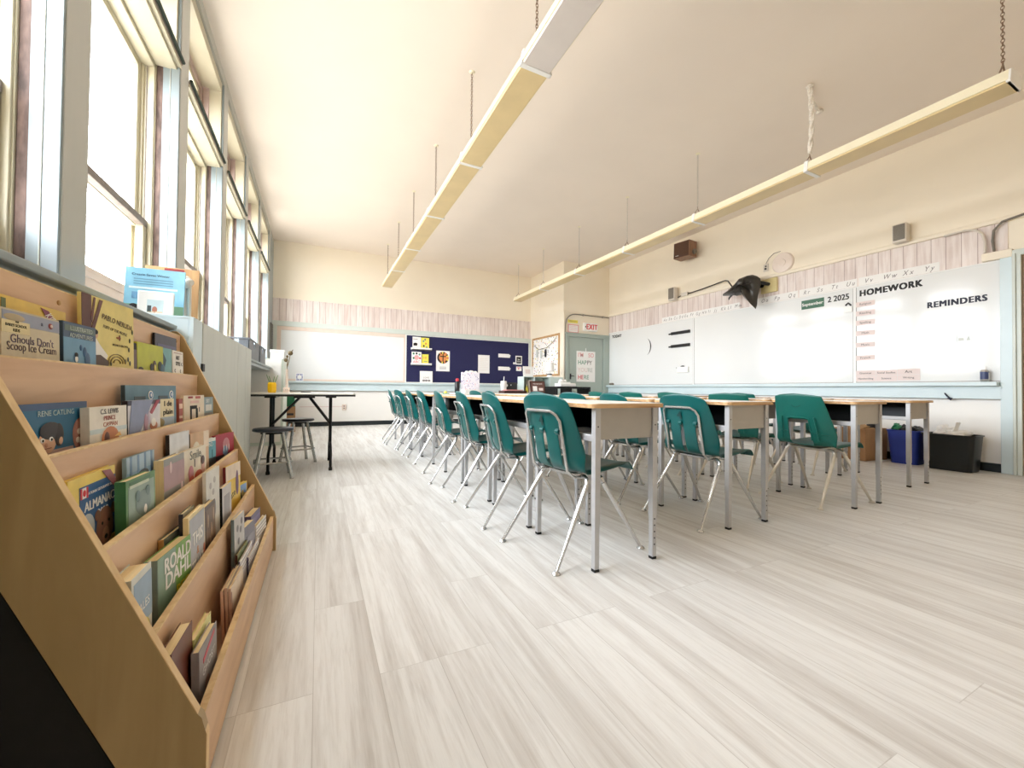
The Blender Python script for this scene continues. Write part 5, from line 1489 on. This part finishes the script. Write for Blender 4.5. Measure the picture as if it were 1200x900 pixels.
# ================================================================ FOLDING TABLE + STOOLS
tb = thing('folding_table', 'white topped folding table with black legs by the window wall', 'table', (-.13, 4.86, 0))
tp = MB().prism([(-.56, -.36), (-.54, -.38), (.46, -.38), (.48, -.36), (.48, .36), (.46, .38), (-.54, .38), (-.56, .36)], .776, .795, axis='Z').build('tabletop', M['table_top'], tb)
MB().prism([(-.563, -.363), (-.542, -.383), (.462, -.383), (.483, -.363), (.483, .363), (.462, .383), (-.542, .383), (-.563, .363)], .762, .782, axis='Z').build('edge_band', M['black'], tp)
for sx, x in ((-1, -.30), (1, .255)):
    for sy in (-1, 1):
        foot = (x, sy * .315, 0.02)
        lg = MB().tube([(x, sy * .11, .755), (x, sy * .11, .30), (x, sy * .125, .26), (x, sy * .29, .20), (x, sy * .315, .17), foot], .014, 8)
        L1 = lg.build('leg', M['black_metal'], tb)
        MB().cyl((x, sy * .315, 0), (x, sy * .315, .03), .018, 10).build('foot_cap', M['rubber'], L1)
    MB().box(x - .05, x + .05, -.22, .22, .745, .762).build('leg_plate', M['black_metal'], tb, bevel=.003)
    for sy in (-1, 1):
        MB().tube([(x, sy * .11, .46), (x * .12 + (-.01 if sx < 0 else .02), sy * .11, .745)], .012, 8).build('brace', M['black_metal'], tb)
MB().box(-.10, .10, -.10, .10, .74, .762).build('brace_plate', M['black_metal'], tb)


def stool(label, x, y, h, r, a0):
    s_ = thing('round_stool', label, 'stool', (x, y, 0), a0, 'round stools by the folding table')
    MB().lathe([(r * .9, h - .03), (r, h - .022), (r, h - .008), (r * .96, h), (r * .5, h + .001), (.01, h + .001)], 32).build('seat', M['stool_seat'], s_, smooth=50)
    MB().lathe([(r * .62, h - .05), (r * .62, h - .031)], 24).build('seat_ring', M['black_metal'], s_)
    for k in range(4):
        a = k * PI / 2 + PI / 4
        ca, sa = math.cos(a), math.sin(a)
        t0, b0 = r * .62, r * 1.22
        L1 = MB().tube([(t0 * ca, t0 * sa, h - .032), (t0 * 1.03 * ca, t0 * 1.03 * sa, h - .06), (b0 * ca, b0 * sa, .012)], .0155, 10).build('leg', M['chrome'], s_)
        MB().lathe([(.017, 0), (.019, .008), (.012, .016)], 10, c=(b0 * ca, b0 * sa, 0)).build('glide', M['chrome'], L1)
    rr = r * 1.02
    rz = .155
    pts = []
    for k in range(4):
        a = k * PI / 2 + PI / 4
        for da in (-.18, .18):
            pts.append((rr * 1.04 * math.cos(a + da), rr * 1.04 * math.sin(a + da), rz))
    MB().tube(pts, .009, 8, closed=True).build('foot_ring', M['chrome'], s_)
    return s_

stool('round black topped stool in front of the folding table', -.375, 4.40, .465, .172, .12)
stool('round black topped stool half under the far side of the folding table', -.20, 5.20, .495, .165, .35)

# things on the folding table
vs_ = thing('vase', 'yellow faceted vase with green stems on the folding table', 'vase', (-.425, 4.75, .7955))
MB().lathe([(.036, 0), (.044, .02), (.044, .085), (.036, .105), (.03, .106), (.03, .06), (.005, .055)], 6, flat=.5).build('pot', M['yellow'], vs_, smooth=0)
for k, (dx, dy, hh) in enumerate(((-.05, -.01, .185), (-.03, .02, .17), (.02, .0, .165), (.05, .01, .18))):
    MB().tube([(dx * .1, dy * .3, .06), (dx * .5, dy, .11), (dx, dy, hh)], [.004, .004, .0025], 6).build('stem', M['green_stem'], vs_)
bv = thing('bud_vase', 'tall slim cream stand with dried seed heads on the folding table', 'vase', (-.318, 5.12, .7955))
MB().lathe([(.03, 0), (.03, .012), (.014, .02), (.012, .25), (.014, .26)], 14).build('stand', M['pinkish_frame'], bv)
MB().tube([(0, 0, .26), (.0, 0, .36), (-.005, 0, .40)], .004, 6).tube([(0, 0, .28), (.02, 0, .36), (.03, 0, .43)], .004, 6).build('stem', M['dry'], bv)
MB().ell((-.012, 0, .36), .02, .018, .022).ell((.03, 0, .44), .026, .022, .026).ell((.0, 0, .40), .012, .012, .016).tube([(.04, 0, .45), (.055, 0, .48)], .004, 6).build('seed_head', M['dry'], bv)
cc = card('desk_calendar', 'small cream block calendar on the folding table', 'calendar', -.34, .7955, .062, .055, lambda o, w, h, y: o.text('12', .028, w / 2, h / 2, y, M['grey_ink'], 'CENTER'), y=4.98, mat_=M['pinkish_frame'], thick=.045)
pn = MB().cyl((0, 0, .006), (.09, .03, .006), .005, 8, M['charcoal']).cyl((.09, .03, .006), (.1, .033, .006), .004, 8, M['chrome']).build('marker_pen')
pn.location = (-.17, 4.95, .7955)
tag(pn, 'dark marker pen lying on the folding table', 'pen')

# boxes stored at the back left
bx_ = thing('cardboard_box', 'brown cardboard box on the floor in the back left corner', 'box', (-.60, 8.95, 0), .05)
MB().box(-.20, .20, -.25, .25, 0, .48).build('carton', M['cardboard'], bx_, bevel=.004)
MB().box(-.20, .02, -.26, -.24, .46, .482).box(-.03, .03, -.2515, -.249, .0, .48).build('tape', M['kraft'], bx_)
MB().box(.06, .17, -.254, -.251, .32, .36).build('hand_hole', M['charcoal'], bx_)
gb = thing('storage_crate', 'green crate on top of the cardboard box in the back left corner', 'crate', (-.60, 8.95, .484))
MB().box(-.19, .19, -.2, .2, 0, .01).box(-.19, .19, -.2, -.19, 0, .2).box(-.19, .19, .19, .2, 0, .2).box(-.19, -.18, -.2, .2, 0, .2).box(.18, .19, -.2, .2, 0, .2).build('tub', M['leaf_green'], gb, bevel=.003)
MB().box(-.2, .2, -.21, -.19, .19, .205).box(-.2, .2, .19, .21, .19, .205).box(-.2, -.18, -.21, .21, .19, .205).box(.18, .2, -.21, .21, .19, .205).build('rim', M['sep_green'], gb)

# ================================================================ TEACHER'S CORNER (far middle)
tt = thing('teacher_table', 'long table with pale top below the navy board', 'table', (3.9, 7.75, 0))
MB().box(-1.45, 1.05, -.38, .38, .745, .775).build('tabletop', M['desk_top'], tt, bevel=.006)
for sx, x in ((-1, -1.38), (1, .98)):
    for y in (-.32, .32):
        MB().box(x - .02, x + .02, y - .02, y + .02, 0, .745).build('leg', M['leg_grey'], tt)
MB().box(-1.4, 1.0, .30, .315, .25, .745).build('modesty_panel', M['desk_grey'], tt)
og = thing('desk_organizer', 'sea green cubby organizer on the teacher table', 'organizer', (4.05, 7.78, .776))
w_, h_, d_ = .66, .37, .30
MB().box(0, w_ + .36, 0, d_, 0, .012).box(0, w_ + .36, 0, d_, h_ - .012, h_).box(0, .012, 0, d_, .012, h_ - .012).box(.27, .285, 0, d_, .012, h_ - .012).box(w_ - .006, w_ + .006, 0, d_, .012, h_ - .012).box(.012, w_, d_ - .01, d_, .012, h_ - .012).build('carcass', M['seafoam'], og, bevel=.002)
MB().box(w_ + .008, w_ + .36, -.008, d_, .012, h_ - .012).build('cupboard_door', M['seafoam'], og, bevel=.004)
MB().tube([(w_ + .18, -.008, .15), (w_ + .18, -.03, .17), (w_ + .18, -.03, .22), (w_ + .18, -.008, .24)], .006, 6).build('handle', M['charcoal'], og)
card('paper_stack', 'white papers standing on top of the sea green organizer', 'papers', 4.14, 1.147, .25, .235, lambda o, w, h, y: o.box(w * .2, w * .7, y, y + .0005, h * .3, h * .7, M['label_pink']), y=7.98, lean=.12, thick=.02)
lp = thing('table_lamp', 'small white table lamp on the sea green organizer', 'lamp', (4.80, 7.93, 1.147))
MB().lathe([(.075, 0), (.08, .02), (.05, .05), (.035, .09), (.02, .11), (.012, .12)], 20, M['white']).lathe([(.06, .055), (.062, .08)], 12, M['charcoal']).build('base', parent=lp)
MB().lathe([(.105, .14), (.09, .34)], 24, M['white_paper']).build('lamp_shade', parent=lp)
cal = thing('chalk_menu', 'brown framed chalk menu leaning in front of the organizer', 'picture frame', (4.18, 7.70, .776), (-.28, 0, -.12))
MB().box(0, .36, -.015, 0, 0, .28).build('frame', M['tile_brown'], cal, bevel=.004)
MB().box(.03, .33, -.018, -.014, .03, .25, cm(104, 72, 66)).text('Homeroom', .045, .18, .215, -.019, M['white_paper'], 'CENTER').box(.06, .16, -.019, -.018, .05, .16, M['white_paper']).box(.2, .3, -.019, -.018, .06, .12, M['label_pink']).build('picture', parent=cal)
mg = thing('bottle', 'small yellow bottle inside the left organizer cubby', 'bottle', (4.17, 7.86, .789))
MB().lathe([(.03, 0), (.032, .01), (.032, .10), (.014, .13), (.014, .16)], 14, M['lemon']).build('body', parent=mg)
MB().lathe([(.016, .155), (.016, .18)], 12, M['white']).build('cap', parent=mg)
card('book', 'pale book standing in the left organizer cubby', 'book', 4.22, .789, .07, .28, None, y=8.0, mat_=M['pinkish_frame'], thick=.16)
for k, x in enumerate((4.56, 4.61)):
    o = MB().tube([(.018 * math.cos(t * PI / 4), 0, .025 + .025 * math.sin(t * PI / 4)) for t in range(8)], .006, 6, closed=True).build('adhesive_tape', M['white']); o.location = (x, 7.90 + .02 * k, .789)
    tag(o, 'white tape ring in the right organizer cubby, %s of two' % ('left', 'right')[k], 'tape', 'tape rings in the organizer')
gbag = thing('gift_box', 'tall white box with purple confetti print on the teacher table', 'box', (2.60, 7.70, .776))
MB().box(0, .365, -.05, .05, 0, .42).build('carton', M['confetti'], gbag, bevel=.004)
MB().ell((.10, -.01, .425), .04, .03, .025).ell((.2, 0, .43), .06, .03, .03).ell((.29, 0, .425), .04, .03, .025).build('tissue_paper', M['white_paper'], gbag)
bt_ = thing('water_bottle', 'black bottle with a pink cap beside the confetti box', 'bottle', (2.50, 7.68, .776))
MB().lathe([(.045, 0), (.05, .01), (.05, .19), (.03, .22), (.03, .24)], 18, M['black']).build('body', parent=bt_)
MB().lathe([(.034, .235), (.036, .27), (.02, .29)], 16, M['red']).tube([(.03, 0, .27), (.06, 0, .25), (.05, 0, .18)], .006, 6, M['black']).build('cap', parent=bt_)
pp = MB()
for k in range(6):
    T = Matrix.Translation((0, 0, k * .012)) @ Matrix.Rotation(.06 * math.sin(k * 2.1), 4, 'Z')
    pp.box(-.16, .16, -.11, .11, 0, .011, M['white_paper'], T=T)
o = pp.build('paper_stack'); o.location = (2.72, 7.50, .776)
tag(o, 'stack of white paper in front of the confetti box', 'papers')
cp = thing('tumbler', 'white tumbler with a straw on the teacher table', 'tumbler', (3.60, 7.85, .776))
MB().lathe([(.05, 0), (.056, .01), (.07, .25), (.06, .262)], 20, M['white']).build('cup', parent=cp)
MB().cyl((.0, 0, .25), (.008, .0, .36), .008, 8, M['white']).build('straw', parent=cp)
tr_ = thing('document_tray', 'dark brown leather tray on the teacher table', 'tray', (3.66, 7.52, .776), .03)
MB().box(-.26, .26, -.14, .14, 0, .012).box(-.26, .26, -.14, -.128, 0, .055).box(-.26, .26, .128, .14, 0, .055).box(-.26, -.248, -.14, .14, 0, .055).box(.248, .26, -.14, .14, 0, .055).build('tray', M['tile_brown'], tr_, bevel=.003)
MB().box(-.24, .23, -.12, .12, .013, .05).build('liner', M['tile_brown'], tr_)
o = MB().box(-.2, .18, -.11, .11, 0, .012, M['pink'], T=Matrix.Rotation(.1, 4, 'Z')).box(-.18, .2, -.10, .10, .012, .02, cm(226, 150, 140), T=Matrix.Rotation(-.05, 4, 'Z')).build('folder'); o.location = (3.66, 7.52, .833)
tag(o, 'pink paper folders on the dark brown tray', 'folder')
mn = thing('laptop', 'open dark laptop behind the tray on the teacher table', 'laptop', (3.84, 7.95, .776), -.1)
MB().box(-.17, .17, -.12, .12, 0, .018).build('keyboard_base', M['black'], mn, bevel=.003)
MB().box(-.17, .17, .10, .112, .018, .24).build('screen', M['charcoal'], mn, bevel=.003)
MB().ell((-.08, .098, .17), .025, .004, .032).ell((.02, .098, .18), .012, .004, .014).build('sticker', M['white'], mn)
# printer stand in front of the door
ps = thing('printer_stand', 'low black stand in front of the sage door', 'stand', (4.715, 7.05, 0))
MB().box(-.425, .425, -.22, .22, .885, .925).box(-.425, -.385, -.22, .22, 0, .885).box(.385, .425, -.22, .22, 0, .885).box(-.385, .385, -.2, .2, .35, .38).box(-.06, -.03, -.2, .2, .38, .885).build('frame', M['black_metal'], ps, bevel=.003)
pr = thing('printer', 'black printer inside the low black stand', 'printer', (4.503, 7.03, .381))
MB().box(-.17, .17, -.16, .16, 0, .34).build('body', M['black'], pr, bevel=.012)
MB().box(-.14, .14, -.2, -.16, .10, .13).build('paper_tray', M['charcoal'], pr)
MB().box(-.12, .12, -.165, -.158, .22, .29).build('control_panel', M['grey_grille'], pr)
o = MB().box(-.32, .02, -.15, .15, 0, .36, M['white_wall'], T=Matrix.Identity(4)).build('storage_bin', bevel=.01); o.location = (5.09, 7.03, .381)
tag(o, 'pale storage bin beside the printer in the black stand', 'bin')
lm_ = thing('laminator', 'white laminator on top of the low black stand', 'laminator', (4.66, 7.05, .926))
MB().box(-.20, .18, -.12, .12, 0, .07).build('body', M['white'], lm_, bevel=.012)
MB().box(-.17, .10, -.03, .02, .07, .10).ell((-.12, -.01, .12), .05, .05, .035).ell((-.02, 0, .12), .04, .04, .03).build('feed_cover', M['white'], lm_)

# small things on the student desks
o = MB().ell((0, 0, .02), .02, .02, .02, M['lemon']).box(-.04, .04, -.03, .03, 0, .012, M['gold_g']).build('toy_block'); o.location = (1.36, 4.62, .7905)
tag(o, 'small yellow and green toy on a far desk by the windows', 'toy')

# ================================================================ BINS AND BOX UNDER THE RIGHT WHITEBOARD
def bin_(name, label, x, y, wx, wy, h, tap, m, rot=0):
    b = thing(name, label, 'bin', (x, y, 0), rot)
    def ring(k, z):
        a, c, r = wx / 2 * k, wy / 2 * k, .045
        pts = []
        for cx, cy2, s0 in ((a - r, c - r, 0), (-a + r, c - r, 1), (-a + r, -c + r, 2), (a - r, -c + r, 3)):
            for j in range(5):
                t = s0 * PI / 2 + j * PI / 8
                pts.append((cx + r * math.cos(t), cy2 + r * math.sin(t), z))
        return pts
    levels = [(tap, 0), (tap + .02, .01), (1.0, h), (.97, h), (tap, .02)]
    vs = []; fs = []
    for k, z in levels: vs += ring(k, z)
    n = 20
    for i in range(len(levels) - 1):
        for j in range(n):
            a = i * n + j; b2 = i * n + (j + 1) % n
            fs.append((a, b2, b2 + n, a + n))
    fs.append(list(range(n))[::-1]); fs.append([(len(levels) - 1) * n + j for j in range(n)])
    mb = MB(); mb.add(vs, fs); mb.build('tub', m, b)
    rm = MB(); rm.tube([Vector(p) for p in ring(1.01, h)], .009, 6, closed=True); rm.build('rim', m, b)
    return b

bk = bin_('waste_bin', 'black plastic bin full of paper under the right whiteboard', 6.46, 1.91, .30, .42, .395, .86, M['black_bin'])
def crumple(mb, c, rx, ry, rz, m, seed):
    rnd = random.Random(seed)
    n, k = 10, 7
    vs = []; fs = []
    for i in range(k + 1):
        th = PI * i / k
        for j in range(n):
            a = 2 * PI * j / n
            q = 1 + rnd.uniform(-.28, .18)
            vs.append((c[0] + rx * q * math.sin(th) * math.cos(a), c[1] + ry * q * math.sin(th) * math.sin(a), c[2] - rz * q * math.cos(th)))
    for i in range(k):
        for j in range(n):
            a = i * n + j; b2 = i * n + (j + 1) % n
            fs.append((a, b2, b2 + n, a + n))
    mb.add(vs, fs, m)
pw = MB()
crumple(pw, (0, -.05, .40), .10, .12, .05, M['white_paper'], 3)
crumple(pw, (.02, .07, .42), .09, .08, .08, M['white_paper'], 5)
pw.box(-.06, .06, .08, .09, .38, .53, M['white_paper'], T=Matrix.Rotation(.25, 4, 'X'))
o = pw.build('waste_paper', smooth=0); o.location = (6.46, 1.91, 0)
tag(o, 'crumpled white paper heaped in the black bin', 'paper', kind='stuff')
bb = bin_('recycling_bin', 'blue recycling bin under the right whiteboard', 6.53, 2.315, .30, .30, .40, .80, M['blue_bin'])
pw = MB()
crumple(pw, (0, .03, .40), .10, .10, .07, M['charcoal'], 8)
crumple(pw, (-.05, .08, .43), .06, .05, .05, M['leaf_green'], 9)
crumple(pw, (.02, -.08, .42), .07, .05, .04, M['black'], 11)
o = pw.build('bin_contents', smooth=0); o.location = (6.53, 2.315, 0)
tag(o, 'dark and green waste showing in the blue bin', 'waste', kind='stuff')
bx_ = thing('cardboard_box', 'open brown cardboard box beside the blue recycling bin', 'box', (6.42, 2.74, 0), -.06)
MB().box(-.24, .24, -.17, .17, 0, .012).box(-.24, .24, -.17, -.16, 0, .40).box(-.24, .24, .16, .17, 0, .40).box(-.24, -.23, -.16, .16, 0, .40).box(.23, .24, -.16, .16, 0, .40).build('carton', M['cardboard'], bx_)
pw = MB(); crumple(pw, (-.03, 0, .38), .19, .14, .08, M['kraft'], 14); crumple(pw, (.08, -.10, .42), .10, .06, .06, M['charcoal'], 15)
o = pw.build('packing_paper', smooth=0); o.location = (6.42, 2.74, 0)
tag(o, 'crumpled brown and dark paper in the open cardboard box', 'paper', kind='stuff')

# ================================================================ LIGHT
w = bpy.data.worlds.new('sky')
SC.world = w
w.use_nodes = True
nt = w.node_tree
bg = nt.nodes['Background']
tc = nt.nodes.new('ShaderNodeTexCoord')
sp = nt.nodes.new('ShaderNodeSeparateXYZ')
cr = nt.nodes.new('ShaderNodeValToRGB')
cr.color_ramp.elements[0].position = 0.46; cr.color_ramp.elements[0].color = (0.38, 0.362, 0.34, 1)
cr.color_ramp.elements[1].position = 0.52; cr.color_ramp.elements[1].color = (0.92, 0.965, 1.02, 1)
mr = nt.nodes.new('ShaderNodeMapRange')
mr.inputs['From Min'].default_value = -1; mr.inputs['From Max'].default_value = 1
nt.links.new(tc.outputs['Generated'], sp.inputs[0])
nt.links.new(sp.outputs['Z'], mr.inputs['Value'])
nt.links.new(mr.outputs['Result'], cr.inputs['Fac'])
nt.links.new(cr.outputs['Color'], bg.inputs['Color'])
bg.inputs['Strength'].default_value = 14.0

# daylight portals in the window openings (they give no light of their own)
for i in range(len(POST) - 1):
    yc = (POST[i] + POST[i + 1]) / 2
    L = bpy.data.lights.new('window_daylight', 'AREA')
    L.shape = 'RECTANGLE'; L.size = 2.78; L.size_y = 1.2
    L.cycles.is_portal = True
    o = bpy.data.objects.new('window_daylight', L)
    COL.objects.link(o)
    o.location = (WO - .02, yc, 2.5)
    o.rotation_euler = (0, -PI / 2, 0)

# ================================================================ CAMERA
f_px, yaw, pit, rol = 468.86, 0.450795, 0.01450537, 0.01021576
cam = bpy.data.cameras.new('camera')
cam.sensor_fit = 'HORIZONTAL'; cam.sensor_width = 36.0
cam.lens = f_px / 1200 * 36.0
cam.clip_start = 0.05; cam.clip_end = 200
co = bpy.data.objects.new('camera', cam)
COL.objects.link(co)
fwd = Vector((math.sin(yaw) * math.cos(pit), math.cos(yaw) * math.cos(pit), math.sin(pit)))
rt = Vector((math.cos(yaw), -math.sin(yaw), 0))
upv = rt.cross(fwd)
r2 = rt * math.cos(rol) + upv * math.sin(rol)
u2 = -rt * math.sin(rol) + upv * math.cos(rol)
mt = Matrix((r2, u2, -fwd)).transposed().to_4x4()
mt.translation = (0, 0, .85)
co.matrix_world = mt
SC.camera = co

SC.view_settings.view_transform = 'Standard'
SC.view_settings.look = 'None'
SC.view_settings.gamma = 1.0
SC.view_settings.use_curve_mapping = False
SC.view_settings.exposure = 0.47
cy = SC.cycles
cy.max_bounces = 10
cy.diffuse_bounces = 7
cy.glossy_bounces = 4
cy.transparent_max_bounces = 12
cy.caustics_reflective = False
cy.caustics_refractive = False
cy.use_denoising = True
